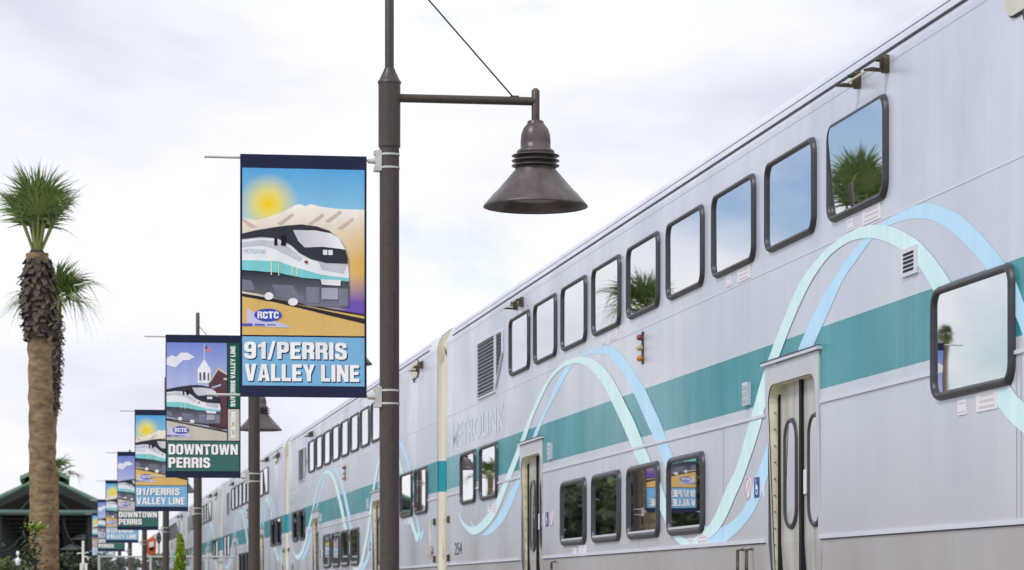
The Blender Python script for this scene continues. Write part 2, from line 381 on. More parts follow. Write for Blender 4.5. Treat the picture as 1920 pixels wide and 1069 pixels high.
mintA = [(859, 956), (871.6, 981), (893, 986), (922, 953.7), (942.7, 909.5), (974, 832), (989.8, 790), (1013, 738), (1031.7, 706.5), (1052.7, 683), (1076, 671), (1097, 669.8), (1118, 676), (1139, 696), (1157.5, 724.8), (1175.8, 761.5), (1191.5, 793), (1217.7, 858), (1240, 908.5), (1253, 944), (1275, 1000), (1296, 1011), (1322.7, 993), (1341.6, 966.5), (1363, 915), (1382, 874.6), (1406, 792), (1431.5, 702), (1447.7, 657), (1470, 599), (1502, 528), (1541, 476.6), (1579.7, 444.4), (1618, 425), (1657, 422), (1695.7, 434.8), (1728, 457), (1766, 502), (1820, 592), (1895, 724)]
mintB = [(859, 958), (868, 984), (891, 1002.7), (925, 974), (955, 906), (983, 832), (1000, 782), (1018.6, 740.5), (1034, 711.7), (1052.7, 692), (1071, 683), (1086.7, 681.6), (1107.7, 692), (1128.6, 717), (1142, 742), (1158, 775), (1172, 806), (1196.7, 865), (1222, 922), (1242, 964), (1262, 1005), (1290, 1027), (1330, 1010), (1356, 982), (1379.5, 931), (1396, 892), (1425, 805), (1450, 703), (1463.8, 663.5), (1486, 605.5), (1518.5, 534.6), (1554, 483), (1592.6, 454), (1631, 446.4), (1663.5, 454), (1702, 476.6), (1730, 508), (1753.7, 550), (1800, 640), (1876, 766)]
mintA2 = [(14.2, 2.02), (13.95, 1.90), (13.75, 1.87), (13.45, 1.98)]
mintB2 = [(14.2, 1.855), (13.98, 1.76), (13.7, 1.76), (13.43, 1.97)]
ribbon('mint_swoosh', mintA, mintB, mintA2, mintB2, M_MINT, .0045)
blueA = [(879, 966), (890, 988), (905, 1001), (931.7, 971), (957, 922), (972, 893), (999, 819), (1013, 787.7), (1029, 753.6), (1042, 722), (1058, 694.7), (1076, 675), (1097, 659.3), (1118, 651.4), (1139, 649.3), (1157.5, 656.7), (1175.8, 677.6), (1191.5, 701), (1209.8, 730), (1225.6, 764), (1241, 798), (1259.6, 850), (1290, 930), (1322, 985), (1347, 990), (1371, 979), (1393, 955), (1409, 920), (1433.5, 850), (1465, 755), (1499, 650.6), (1534.6, 573), (1573, 509), (1605.5, 463.8), (1634, 436), (1663.5, 412), (1695.7, 393), (1734.4, 382), (1773, 389.7), (1811.7, 412), (1850, 451), (1895, 509), (1920, 567)]
blueB = [(879.5, 969), (888, 990), (912, 1004), (942.7, 979), (969, 924), (981, 890), (1008, 815), (1021, 782), (1037, 751), (1052.7, 722), (1066, 697), (1081.5, 677), (1100, 667), (1121, 662), (1138, 665), (1150, 675), (1166, 697), (1180, 721), (1195, 751), (1208, 781), (1222, 812), (1243, 862), (1272, 948), (1318, 1012), (1349.7, 1020), (1378, 1002), (1405, 972), (1424, 938), (1445, 880), (1485, 765), (1525, 650.6), (1551, 592.6), (1579.7, 528), (1608, 486), (1636, 448), (1663.5, 425), (1702, 412), (1738, 411), (1770, 424), (1805, 452), (1838, 488), (1878, 545), (1912, 610)]
blueA2 = [(13.95, 2.25), (13.65, 1.98), (13.4, 1.88), (13.1, 1.93)]
blueB2 = [(14.0, 2.1), (13.75, 1.86), (13.4, 1.76), (13.1, 1.87)]
ribbon('blue_swoosh', blueA, blueB, blueA2, blueB2, M_BLUE, .002)
def side_text(name, body, Ya, Yb, za, zb, m, off=.004, bold=.02, parent=car, slant=0.):
    """lettering on the car side; Ya is where the reading starts"""
    vs, fs = text_mesh(body, bold)
    return MB().add([(-off, Ya + (Yb - Ya) * (u + slant * v), za + (zb - za) * v) for u, v in vs], fs).build(name, m, parent)
ga, gb = S(848, 838), S(946, 752)
side_text('ghost_lettering', 'METROLINK', ga[0], gb[0], 2.90, 3.22, M_GHOST, .003, .01)
side_text('car_number', '254', S(853, 0)[0], S(866, 0)[0], 1.50, 1.66, M_DARK, .004, .0)
side_text('car_number', '254', y0c + .9, y0c + .42, 1.50, 1.66, M_DARK, .004, .0)
# stickers under windows
M_STICK = mat('sticker_white', (224, 221, 224), .5); M_PRINT = mat('sticker_print', (206, 190, 192), .6); M_SBLUE = mat('sticker_blue', (58, 66, 130), .5); M_SRED = mat('sticker_red', (206, 150, 158), .5); M_WHITE = mat('print_white', (245, 245, 245), .5)
def sticker(yc, zc, wd, ht, lines):
    o = MB().box((-.006, yc - wd / 2, zc - ht / 2), (.0, yc + wd / 2, zc + ht / 2)).build('sticker', M_STICK, car)
    mb = MB()
    for k in range(lines):
        zz = zc + ht * (.3 - .6 * k / max(1, lines - 1)); ww = wd * random.uniform(.3, .42)
        mb.box((-.0072, yc - ww, zz - ht * .05), (-.0055, yc + ww, zz + ht * .05))
    mb.build('sticker_text', M_PRINT, o)
for px, py in ((1805, 764), (1296, 1019), (1078, 1036), (917, 957)):
    a = S(px, py); sticker(a[0], a[1], .15, .085, 2); sticker(a[0] - .43, a[1] + .01, .36, .11, 3)
for k in (3, 6, 8):
    yc = S(976, 0)[0] - k * (S(976, 0)[0] - S(1610, 0)[0]) / 8
    sticker(yc + .18, 3.405, .15, .08, 2); sticker(yc - .3, 3.41, .40, .10, 3)
for px in (1420, 1026):                                       # access badge and no-entry disc beside each door
    yb_, zb_ = S(px, 888 if px > 1200 else 957); dirn = 1 if px > 1200 else -1
    bd = MB().box((-.006, yb_ - .075, 1.71), (0, yb_ + .075, 1.86)).build('access_badge', M_SBLUE, car)
    wc = MB(); wc.lathe([(.0, 0), (.011, 0)], n=10) if False else None
    P = lambda u, v: (-.0075, yb_ - u * .15, 1.785 + v * .15)
    circ = [(.04 + .22 * math.cos(t * .3927), -.14 + .22 * math.sin(t * .3927)) for t in range(-12, 5)]
    for (u, v), (u2, v2) in zip(circ[:-1], circ[1:]):
        q = lambda a, b, s: P(.04 + (a - .04) * s, -.14 + (b + .14) * s); wc.add([q(u, v, 1), q(u2, v2, 1), q(u2, v2, .72), q(u, v, .72)], [(0, 1, 2, 3)])
    wc.add([P(-.12 + .07 * math.cos(k * .785), .36 + .07 * math.sin(k * .785)) for k in range(8)], [tuple(range(8))])
    for u0, v0, u1, v1 in ((-.14, -.08, -.05, .26), (-.1, .04, .16, .12), (-.12, -.08, .2, .0), (.14, -.34, .22, 0.)): wc.add([P(u0, v0), P(u1, v0), P(u1, v1), P(u0, v1)], [(0, 1, 2, 3)])
    wc.build('access_symbol', M_WHITE, bd)
    yr = yb_ + .27 * dirn
    dc = lambda r: [(yr + r * math.cos(k * math.pi / 12), 1.785 + r * math.sin(k * math.pi / 12)) for k in range(24)]
    d0 = MB().prism(dc(.085), -.005, .0, 'x').build('warning_disc', M_STICK, car)
    rg = MB(); ring_frame(rg, [(dc(.085), -.0062), (dc(.068), -.0062)])
    rg.add([(-.0066, yr + a, 1.785 + b) for a, b in ((-.06, .05), (-.05, .06), (.06, -.05), (.05, -.06))], [(0, 1, 2, 3)])
    rg.build('warning_ring', M_SRED, d0)
    MB().box((-.016, yb_ + .05 * 0 - .0, 2.46) if False else (-.004, yb_ - .19 * dirn - .02, 1.71), (0, yb_ - .19 * dirn + .02, 1.86)).build('sticker', M_STICK, car)
# doors
for (da, db) in doors:
    yc = (da + db) / 2; fr = MB()
    # face frame with a round-cornered opening, open at the foot
    inner = [(da + .02, Z_DBOT)] + [(q[0], q[1]) for q in reversed(rrect(da + .02, Z_DBOT - 1, db - .02, Z_DTOP - .035, .13)[:14])][::-1]
    top = rrect(da + .035, Z_DBOT - 2, db - .035, Z_DTOP - .035, .13)[:14]          # right top corner then left top corner
    inner = [(db - .035, Z_DBOT)] + top + [(da + .035, Z_DBOT)]
    outer = [(db + .055, Z_DBOT)] + [(min(max(p, da - .055) if p < yc else db + .055, db + .055) if True else p, Z_DTOP + .105) for p, q in top] + [(da - .055, Z_DBOT)]
    outer = [(db + .055, Z_DBOT)] + [(db + .055 if i < 3 else (da - .055 if i > 10 else p), Z_DTOP + .105 if 0 < i < 13 else Z_DTOP - .1) for i, (p, q) in enumerate(top)] + [(da - .055, Z_DBOT)]
    n = len(inner); bend = lambda z: -.012 + max(0, (Z_STRIP - z)) * .09
    vs = [(bend(b), a, b) for a, b in outer] + [(bend(b), a, b) for a, b in inner] + [(.14, a, b) for a, b in inner] + [(.012, a, b) for a, b in outer]
    fs = [(k, k + 1, n + k + 1, n + k) for k in range(n - 1)] + [(3 * n + k, 3 * n + k + 1, k + 1, k) for k in range(n - 1)]
    fr.add(vs, fs); frame = fr.build('door_frame', M_FRAME, car)
    jb = MB().add([(x + (.0 if x > .1 else .006), a + (-.003 if a > yc else .003), b - .002) for x, a, b in vs[n:3 * n]], [(k, k + 1, n + k + 1, n + k) for k in range(n - 1)]); jb.build('door_jamb', M_JAMB, frame)
    MB().box((.06, db - .041, Z_DBOT), (.14, db - .062, Z_DTOP - .1)).build('door_seal', M_BLACK, frame)
    rv = MB()
    for k in range(14):
        zz = .75 + k * .12; rv.lathe([(.007, -.004), (.007, .004)], (0, 0, 0), 8) if False else rv.box((.034, db - .0475, zz), (.042, db - .037, zz + .008))
    rv.build('rivet', M_DARK, frame)
    MB().box((-.035, da - .1, Z_DTOP + .112), (.01, db + .1, Z_DTOP + .134)).build('drip_rail', M_TRIM, frame)
    MB().box((-.04, da - .1, Z_DTOP + .134), (.005, db + .1, Z_DTOP + .14)).build('drip_rail', M_DARK, frame)
    for a, b, wa, wb in ((yc + .012, db - .036, .16, .5), (da + .036, yc - .012, .16, .5)):
        leaf = MB()
        zs = [Z_DBOT, 1.0, Z_STRIP, Z_DTOP]; xs = [.15, .105, .08, .075]
        leaf.add([(x, y, z) for z, x in zip(zs, xs) for y in (a, b)], [(2 * i, 2 * i + 1, 2 * i + 3, 2 * i + 2) for i in range(3)])
        lf = leaf.build('door_leaf', M_LEAF, car)
        wy0, wy1 = (a + b) / 2 - .19, (a + b) / 2 + .17
        lo = lambda d: rrect(wy0 + d, 1.46 + d, wy1 - d, 2.26 - d, .16 - d, 8)
        wf = ring_frame(MB(), [(lo(0), .079), (lo(.012), .060), (lo(.032), .060), (lo(.042), .073)]).build('door_window_frame', M_GASKET, lf)
        lp = lo(.036); MB().add([(.069, p, q) for p, q in lp], [tuple(range(len(lp)))]).build('pane', M_DGLASS, lf)
    MB().box((.055, yc - .028, Z_DBOT), (.16, yc + .028, Z_DTOP - .03)).build('door_edge_rubber', M_BLACK, car)
    st = MB().box((.066, yc - .12, 1.70), (.0735, yc - .05, 1.87)).build('sticker', M_STICK, car)
MB().box((.155, doors[0][0] - .3, .4), (2.2, doors[0][1] + .3, .5)).build('vestibule_floor', M_DARK, car)
# door-status boxes, small vent, marker lights
for px, py in ((1403, 739), (1033.5, 846)):
    a = S(px, py); b = MB().box((-.03, a[0] - .075, a[1] - .085), (.0, a[0] + .075, a[1] + .085)).build('door_status_lamp', M_TRIM, car)
    mb = MB()
    for k in range(3): mb.box((-.034, a[0] - .06, a[1] - .07 + k * .05), (-.0295, a[0] + .06, a[1] - .035 + k * .05))
    mb.build('lens', mat('status_lens', (176, 178, 184), .3, 0, .3, 30), b)
a = S(1708.5, 490); vent = MB().box((-.018, a[0] - .155, a[1] - .085), (0, a[0] + .155, a[1] + .085)).build('vent', M_TRIM, car)
for k in range(5): MB().box((-.0215, a[0] - .1, a[1] - .06 + k * .025), (-.0185, a[0] + .1, a[1] - .046 + k * .025)).build('vent_slot', M_BLACK, vent)
a = S(1206, 654); mk = MB().box((-.012, a[0] - .03, a[1] - .135), (0, a[0] + .03, a[1] + .15)).build('marker_light', M_DARK, car)
for k, c in enumerate(((200, 120, 30), (176, 170, 120), (126, 48, 58))):
    zz = a[1] - .085 + k * .092
    MB().lathe([(.028, 0), (.028, .03), (.024, .042), (.014, .048)], (0, 0, 0), 14).build('marker_lens', mat('marker_%d' % k, c, .25, 0, coat=.5), mk).matrix_basis = Matrix.Translation((-.01, a[0], zz)) @ Matrix.Rotation(-math.pi / 2, 4, 'Y')
# louvres near both ends of the upper deck
def louvre(ya, yb, za, zb, mirror=1):
    lv = MB().box((-.006, ya, za), (.0, yb, zb)).build('louvre', M_DARK, car)
    n = 15
    for k in range(n):
        z = za + (zb - za) * (k + .5) / n
        MB().add([(-.004, ya + .03, z + .012), (-.004, yb - .03, z + .012), (-.022, yb - .03, z), (-.022, ya + .03, z), (-.020, ya + .03, z - .004), (-.020, yb - .03, z - .004)], [(0, 1, 2, 3), (3, 2, 5, 4)]).build('slat', M_TRIM, lv)
    rim = MB()
    for a, b in (((-.024, ya, za), (.0, ya + .03, zb)), ((-.024, yb - .03, za), (.0, yb, zb)), ((-.0245, ya, za - .02), (.0, yb, za)), ((-.0245, ya, zb), (.0, yb, zb + .02))): rim.box(a, b)
    rim.build('louvre_rim', M_TRIM, lv)
    return lv
ya, yb = S(930, 0)[0], S(897, 0)[0]
louvre(ya, yb, 3.40, 4.06)
tri = lambda s: [(ya - .06 * s - .05, 3.5 + .02), (ya - .06, 3.52), (ya - .06, 4.06), (ya - .56, 4.06), (ya - .56, 3.86)]
pl = [(ya - .06, 3.44), (ya - .06, 4.06), (ya - .56, 4.06), (ya - .56, 3.80)]
lv = MB().prism(pl, -.006, 0, 'x').build('louvre', M_DARK, car)
for k in range(13):
    z = 3.50 + k * .043; lim = ya - .09 - (.43 if z > 3.80 else max(.03, (z - 3.44) / .36 * .43))
    MB().add([(-.004, lim, z + .012), (-.004, ya - .09, z + .012), (-.022, ya - .09, z), (-.022, lim, z)], [(0, 1, 2, 3)]).build('slat', M_TRIM, lv)
rim = MB(); cx, cz = ya - .3, 3.8
for (a, b), (c, d) in zip(pl, pl[1:] + pl[:1]): rim.tube([(-.012, a, b), (-.012, c, d)], .016, 6)
rim.build('louvre_rim', M_TRIM, lv)
# lifting brackets under the gutter
def bracket(px1, py1, px2, py2):
    p1, p2 = S(px1, py1), S(px2, py2)
    for i, (yy, zz) in enumerate((p1, p2)):
        br = MB(); br.prism([(yy - .035, zz - .05), (yy + .035, zz - .05), (yy + .035, zz + .035), (yy + .015, zz + .06), (yy - .015, zz + .06), (yy - .035, zz + .035)], -.035, .0, 'x')
        br.box((-.052, yy - .012, zz - .045), (-.035, yy + .012, zz + .045)); br.tube([(-.035, yy + .02, zz + .03), (-.075, yy + .02, zz + .03)], .012, 8)
        b = br.build('roof_bracket', M_BRASS, car)
        MB().prism([(-.03, zz - .045), (-.15, zz - .042), (-.155, zz - .034), (-.11, zz - .022), (-.03, zz - .03)], yy - .02, yy + .02, 'y').build('bracket_arm', M_BRASS, b)
    MB().tube([(-.09, p1[0], p1[1] - .022), (-.12, p2[0], p2[1] - .03)], .007, 8).build('bracket_rod', M_RAILPOLE, car)
bracket(1612, 151, 1665, 121); bracket(970, 573, 981, 567); bracket(1990, -60, 2046, -100)
# cream plate high at the near end, foot rails by the doors, end grab rails
a = (S(1890, 12)[0] - .35, 0); hp = MB().prism(rrect(a[0] - .42, 4.12, a[0] + .35, 4.36, .12), -.02, 0, 'x'); hp = hp.build('access_cover', mat('cover_cream', (208, 204, 188), .5, 0, .1, 6), car)
rb = MB(); ring_frame(rb, [(rrect(a[0] - .43, 4.11, a[0] + .36, 4.37, .13), .001), (rrect(a[0] - .43, 4.11, a[0] + .36, 4.37, .13), -.012), (rrect(a[0] - .42, 4.12, a[0] + .35, 4.36, .12), -.013)]); rb.build('cover_seal', M_DARK, hp)
hl = MB().prism([(a[0] + .02, 4.12), (a[0] + .07, 4.12), (a[0] + .05, 4.06)], -.02, 0, 'x').build('latch', M_DARK, hp)
for px in (1394, 1411, 1042):
    yy = S(px, 0)[0]
    MB().tube([(.0, yy, 1.33), (-.045, yy, 1.33), (-.045, yy, 1.02), (.03, yy, 1.02)], .013, 8).build('foot_rail', M_BRASS, car)
for yy, sg in ((y0c + .22, 1), (y1c - .22, -1)):
    gr = MB().tube([(.0, yy, 1.98), (-.075, yy, 1.98), (-.075, yy, 1.47), (.0, yy, 1.47)], .012, 8).build('grab_rail', M_RAILPOLE, car)
    for zz in (1.98, 1.47): MB().box((-.03, yy - .05, zz - .045), (.0, yy + .05, zz + .045)).build('rail_foot', M_BRASS, gr)
# trucks under the car
for yt in (y0c + 4.2, y1c - 4.2):
    tk = MB(); tk.box((.28, yt - 1.5, .36), (.42, yt + 1.5, .6)); tk.box((W - .42, yt - 1.5, .36), (W - .28, yt + 1.5, .6)); tk.box((.28, yt - .3, .25), (W - .28, yt + .3, .55))
    t = tk.build('truck', M_DARK, car)
    for yw in (-1.25, 1.25):
        for xw in (.7, W - .83):
            wh = MB().lathe([(.44, 0), (.44, .11), (.46, .115), (.46, .14)], n=24).build('wheel', M_STEEL, t); wh.matrix_basis = Matrix.Translation((xw, yt + yw, .44)) @ Matrix.Rotation(math.pi / 2, 4, 'Y')
CARG = 'cars of the bilevel commuter train'
car['label'] = 'silver double-deck rail car with teal stripe, last of the train, fifth from the signal'; car['group'] = CARG
for k, nm in enumerate(('fourth', 'third', 'second', 'first')):
    copy_tree(car, (XS, YC + PITCH * (k + 1), 0), 'silver double-deck rail car with teal stripe, %s in the train counted from the track signal' % nm, CARG)
# ------------------------------------------------------------------ lamp posts
XP = 1.93
YP = [16.3, 27.8, 39.2, 50.9, 63.7, 76.8, 90.0]
ORD = ['seventh', 'sixth', 'fifth', 'fourth', 'third', 'second', 'first']
PR = math.radians(-1.4)
sc = math.hypot(atY(729.5, 300, YP[0])[0], YP[0]) ; MPP = (YP[0] / ray(729.5, 300)[1]) / F        # metres per photo pixel at the first post
zy = lambda py: ZC + (VY - py) * MPP
GP = 'bronze lamp posts along the platform'
post = thing('lamp_post', 'bronze lamp post with cone lamp on an arm, seventh counted from the green canopy', 'lamp post', (XP, YP[0], .2), PR, GP)
B = .2
r1, r2, r3 = 18.6 * MPP, 20.8 * MPP, 8.6 * MPP
MB().lathe([(r1, .02), (r1, zy(274) - B)], n=32).build('shaft', M_POST, post)
MB().lathe([(.2, 0), (.2, .03), (.12, .06), (r1 + .012, .4), (r1 + .004, .42)], n=32).build('base_cover', M_POST, post)
MB().lathe([(r2, zy(276) - B), (r2, zy(157) - B)], n=32).build('sleeve', M_POST, post)
MB().lathe([(r2 * 1.06, zy(157) - B), (r2 * 1.06, zy(153) - B), (r2 * .95, zy(151) - B), (r3 * 1.25, zy(132) - B), (r3 * 1.2, zy(129) - B), (r3, zy(128) - B)], n=32).build('cone_collar', M_POST, post)
MB().lathe([(r3, zy(130) - B), (r3, zy(-136) - B), (r3 * .7, zy(-140) - B)], n=20).build('mast', M_POST, post)
LX = 277 * MPP
arm = MB().tube([(r2 * .9, 0, zy(183.5) - B), (LX, 0, zy(183.5) - B)], 8 * MPP, 14).build('lamp_arm', M_POST, post)
MB().box((LX - 48 * MPP, -.012, zy(180) - B), (LX - 32 * MPP, .012, zy(174) - B)).build('stay_lug', M_POST, arm)
MB().tube([(LX - 44 * MPP, 0, zy(175) - B), (r3 * .5, 0, zy(-80) - B)], 1.6 * MPP, 8).build('stay_rod', M_DARK, post)
head = MB().tube([(LX, 0, zy(226) - B), (LX, 0, zy(164) - B), (LX, 0, zy(159) - B)], [7.8 * MPP, 7.8 * MPP, 4 * MPP], 16).build('lamp_stem', M_POST, post)
P_ = lambda L_: [(r * MPP, zy(y) - B) for r, y in L_]
lamp = MB().lathe(P_([(13, 220), (16, 222), (15, 225), (18, 228), (24, 236), (27.5, 247), (28.5, 260), (28.5, 273), (34, 276), (36, 279), (35, 282)]), (LX, 0, 0), 44).build('lamp_housing', M_LAMP, post)
for yy in (286.5, 296, 305.5):
    MB().lathe(P_([(33, yy - 4), (44, yy - 1.2), (45.5, yy), (44, yy + 1.2), (33, yy + 3.2)]), (LX, 0, 0), 44).build('cooling_fin', M_LAMP, lamp)
MB().lathe(P_([(34, 280), (34, 312)]), (LX, 0, 0), 32).build('lamp_neck', M_DARK, lamp)
MB().lathe(P_([(38, 309), (39, 313), (56, 333), (74, 354), (78, 357), (91, 372), (98, 380), (99, 383), (97.5, 383.5), (90, 374), (76, 360), (50, 340), (30, 322)]), (LX, 0, 0), 56, caps=False).build('lamp_shade', M_LAMP, post)
MB().lathe(P_([(56, 357), (54, 365), (40, 370), (10, 372)]), (LX, 0, 0), 32).build('lamp_lens', M_LENS, post)
for yt in (303, 745):                                         # two banner clamps, each with two steel bands, a plate and a rod
    dz = zy(yt) - B
    for k in (-1, 1):
        MB().lathe([(r1 + .0035, dz + k * 12.3 * MPP - .006), (r1 + .0035, dz + k * 12.3 * MPP + .006)], n=32, caps=False).build('clamp_band', M_ALU, post)
    cl = MB(); cl.box((-r1 - .026, -.04, dz - 19 * MPP), (-r1 + .01, .04, dz + 19 * MPP)); cl.box((-r1 - .034, -.03, dz - 19 * MPP), (-r1 - .026, .03, dz - 12 * MPP)); cl.box((-r1 - .034, -.03, dz + 12 * MPP), (-r1 - .026, .03, dz + 19 * MPP))
    pl_ = cl.build('clamp_plate', M_ALU, post)
    MB().tube([(-r1 - .02, 0, dz), (-r1 - .07, 0, dz)], [.017, .015], 10).build('rod_socket', M_ALU, pl_)
    MB().tube([(-r1 - .02, 0, dz + .002), (-345 * MPP, 0, dz + .006)], .008, 8).build('banner_rod', M_ALU, post)
for k in range(1, 7):
    copy_tree(post, (XP, YP[k], .2), 'bronze lamp post with cone lamp on an arm, %s counted from the green canopy' % ORD[k], GP)
# ------------------------------------------------------------------ banners (flat print in layers on gently folded cloth)
BW, BH = 236 * MPP, 452 * MPP                                 # cloth size
UX, UY = BW / 515, BH / 970                                   # artwork units: 515 wide, 970 high, y down
XR = -43 * MPP                                                # right edge measured from the post axis
FX = [random.uniform(-1, 1) for _ in range(40)]
def fold(x, z):
    i = min(max(x / BW * 15, 0), 14.999); k = int(i); t = i - k
    a = FX[k] * (1 - t) + FX[k + 1] * t
    q = min(max(-z / BH, 0), 1); g_ = .25 + .75 * abs(math.sin(math.pi * (q * 1.0))) 
    return a * .0075 * g_ + .012 * math.sin(math.pi * q)
M_PRINTS = {}
def pm(c):
    if c not in M_PRINTS:
        M_PRINTS[c] = mat('print_%02x%02x%02x' % c, c, .75, 0, .05, 60, spec=.2)
    return M_PRINTS[c]
def conform(vs2, fs, layer):
    """2D art (x right, y down) -> folded cloth mesh; cut along the fold grid so that all layers bend alike"""
    bm = bmesh.new(); V = [bm.verts.new((x * UX, 0, -y * UY)) for x, y in vs2]
    for f in fs:
        try: bm.faces.new([V[i] for i in f])
        except ValueError: pass
    for k in range(1, 15): bmesh.ops.bisect_plane(bm, geom=bm.verts[:] + bm.edges[:] + bm.faces[:], plane_co=(BW * k / 15, 0, 0), plane_no=(1, 0, 0))
    for k in range(1, 12): bmesh.ops.bisect_plane(bm, geom=bm.verts[:] + bm.edges[:] + bm.faces[:], plane_co=(0, 0, -BH * k / 12), plane_no=(0, 0, 1))
    for v in bm.verts: v.co.y = fold(v.co.x, v.co.z) - .0014 * layer; 
    for v in bm.verts: v.co.x += XR - BW
    bmesh.ops.triangulate(bm, faces=[f for f in bm.faces if len(f.verts) > 4])
    me = bpy.data.meshes.new('print'); bm.to_mesh(me); bm.free(); me.polygons.foreach_set('use_smooth', [True] * len(me.polygons)); return me
def art(name, polys, color, layer, parent):
    from mathutils.geometry import tessellate_polygon
    for p in polys:
        vs, fs = [], []
        o = len(vs); vs += p
        fs += [tuple(o + i for i in t) for t in tessellate_polygon([[Vector((a, b, 0)) for a, b in p]])]
        last = link(name, conform(vs, fs, layer), pm(color) if isinstance(color, tuple) else color, parent)
    return last
GLY = {
 'I': (3.4, [[(0,0),(3.4,0),(3.4,14),(0,14)]]), 'L': (7.8, [[(0,0),(7.8,0),(7.8,2.8),(3.4,2.8),(3.4,14),(0,14)]]),
 'E': (8, [[(0,0),(8,0),(8,2.7),(3.4,2.7),(3.4,5.7),(7.4,5.7),(7.4,8.3),(3.4,8.3),(3.4,11.3),(8,11.3),(8,14),(0,14)]]),
 'T': (9, [[(2.8,0),(6.2,0),(6.2,11.2),(9,11.2),(9,14),(0,14),(0,11.2),(2.8,11.2)]]),
 'N': (10, [[(0,0),(3.2,0),(3.2,7.6),(6.5,0),(10,0),(10,14),(6.8,14),(6.8,6.8),(3.6,14),(0,14)]]),
 'V': (10, [[(3,0),(7,0),(10,14),(6.5,14),(5,4.6),(3.5,14),(0,14)]]),
 'A': (10.2, [[(0,0),(3.4,0),(3.8,2.5),(6.4,2.5),(6.8,0),(10.2,0),(7.2,14),(3,14)], [(4.2,4.9),(6.0,4.9),(5.1,10.8)]]),
 'W': (14, [[(2.1,0),(5.7,0),(7,7.6),(8.3,0),(11.9,0),(14,14),(10.8,14),(9.9,5.6),(8.5,14),(5.5,14),(4.1,5.6),(3.2,14),(0,14)]]),
 'Y': (10, [[(3.3,0),(6.7,0),(6.7,5.6),(10,14),(6.5,14),(5,8.8),(3.5,14),(0,14),(3.3,5.6)]]),
 'P': (9, [[(0,0),(3.4,0),(3.4,5.2),(6.4,5.2),(8.2,6),(9,7.6),(9,11.4),(8.2,13.2),(6.4,14),(0,14)], [(3.4,7.7),(5,7.7),(5.7,8.4),(5.7,10.8),(5,11.5),(3.4,11.5)]]),
 'R': (9.2, [[(0,0),(3.4,0),(3.4,5.6),(4.8,5.6),(5.8,4.7),(5.8,0),(9.2,0),(9.2,5),(8.2,6.7),(9.2,8.4),(9.2,11.6),(8.4,13.3),(6.6,14),(0,14)], [(3.4,8),(5,8),(5.7,8.7),(5.7,10.8),(5,11.5),(3.4,11.5)]]),
 'D': (9.2, [[(0,0),(6.4,0),(8.4,.9),(9.2,2.8),(9.2,11.2),(8.4,13.1),(6.4,14),(0,14)], [(3.4,2.6),(5,2.6),(5.7,3.3),(5.7,10.7),(5,11.4),(3.4,11.4)]]),
 'O': (9.4, [[(2.8,0),(6.6,0),(8.6,.9),(9.4,2.8),(9.4,11.2),(8.6,13.1),(6.6,14),(2.8,14),(.8,13.1),(0,11.2),(0,2.8),(.8,.9)], [(3.4,3.2),(4.1,2.5),(5.3,2.5),(6,3.2),(6,10.8),(5.3,11.5),(4.1,11.5),(3.4,10.8)]]),
 'S': (9.2, [[(0,2.8),(.8,.9),(2.8,0),(6.4,0),(8.4,.9),(9.2,2.8),(9.2,5.8),(8,7.5),(3.9,9.3),(3.4,10.1),(3.4,10.9),(4.1,11.6),(5.1,11.6),(5.8,10.9),(5.8,9.5),(9,9.5),(9,11.2),(8.2,13.1),(6.2,14),(2.8,14),(.9,13.1),(.2,11.2),(.2,8.8),(1.4,7.1),(5.5,5.2),(5.9,4.4),(5.9,3.3),(5.2,2.5),(4.1,2.5),(3.4,3.3),(3.4,4.8),(0,4.8)]]),
 'C': (9.2, [[(0,2.8),(.8,.9),(2.8,0),(6.4,0),(8.4,.9),(9.2,2.8),(9.2,5.2),(5.9,5.2),(5.9,3.3),(5.2,2.5),(4.1,2.5),(3.4,3.3),(3.4,10.7),(4.1,11.5),(5.2,11.5),(5.9,10.7),(5.9,8.8),(9.2,8.8),(9.2,11.2),(8.4,13.1),(6.4,14),(2.8,14),(.8,13.1),(0,11.2)]]),
 '9': (9.2, [[(0,2.8),(.8,.9),(2.8,0),(6.4,0),(8.4,.9),(9.2,2.8),(9.2,11.2),(8.4,13.1),(6.4,14),(2.8,14),(.8,13.1),(0,11.2),(0,8.2),(.9,6.3),(2.8,5.4),(5.8,5.6),(5.8,3.3),(5.1,2.5),(4.1,2.5),(3.4,3.3),(3.4,4.2),(0,4.2)], [(3.4,8.6),(4.1,7.9),(5.1,7.9),(5.8,8.6),(5.8,10.8),(5.1,11.6),(4.1,11.6),(3.4,10.8)]]),
 '1': (6.4, [[(2.8,0),(6.2,0),(6.2,14),(3.6,14),(2.4,12.4),(0.2,11.4),(0.2,9),(2.8,9.6)]]), '/': (6.2, [[(0,-.6),(2.5,-.6),(6.2,14.6),(3.7,14.6)]])}
def text_mesh_block(body):
    from mathutils.geometry import tessellate_polygon
    vs, fs, x = [], [], 0.
    for ch in body:
        if ch == ' ': x += 4.2; continue
        wd, loops = GLY[ch]; o = len(vs)
        for lp in loops: vs += [(x + a, b) for a, b in lp]
        fs += [tuple(o + i for i in t) for t in tessellate_polygon([[Vector((a, b, 0)) for a, b in lp] for lp in loops])]
        x += wd + 1.15
    x -= 1.15; return [(a / x, b / 14) for a, b in vs], fs
def words(name, body, x0, y0, x1, y1, color, layer, parent, bold=.035, vertical=False, spacing=1.0):
    vs, fs = text_mesh_block(body) if all(c in GLY or c == ' ' for c in body) else text_mesh(body, bold, spacing)
    f = (lambda u, v: (x0 + (x1 - x0) * v, y1 - (y1 - y0) * u)) if vertical else (lambda u, v: (x0 + (x1 - x0) * u, y1 - (y1 - y0) * v))
    if vertical: f = lambda u, v: (x1 - (x1 - x0) * v, y1 - (y1 - y0) * u)
    return link(name, conform([f(u, v) for u, v in vs], fs, layer), pm(color), parent)
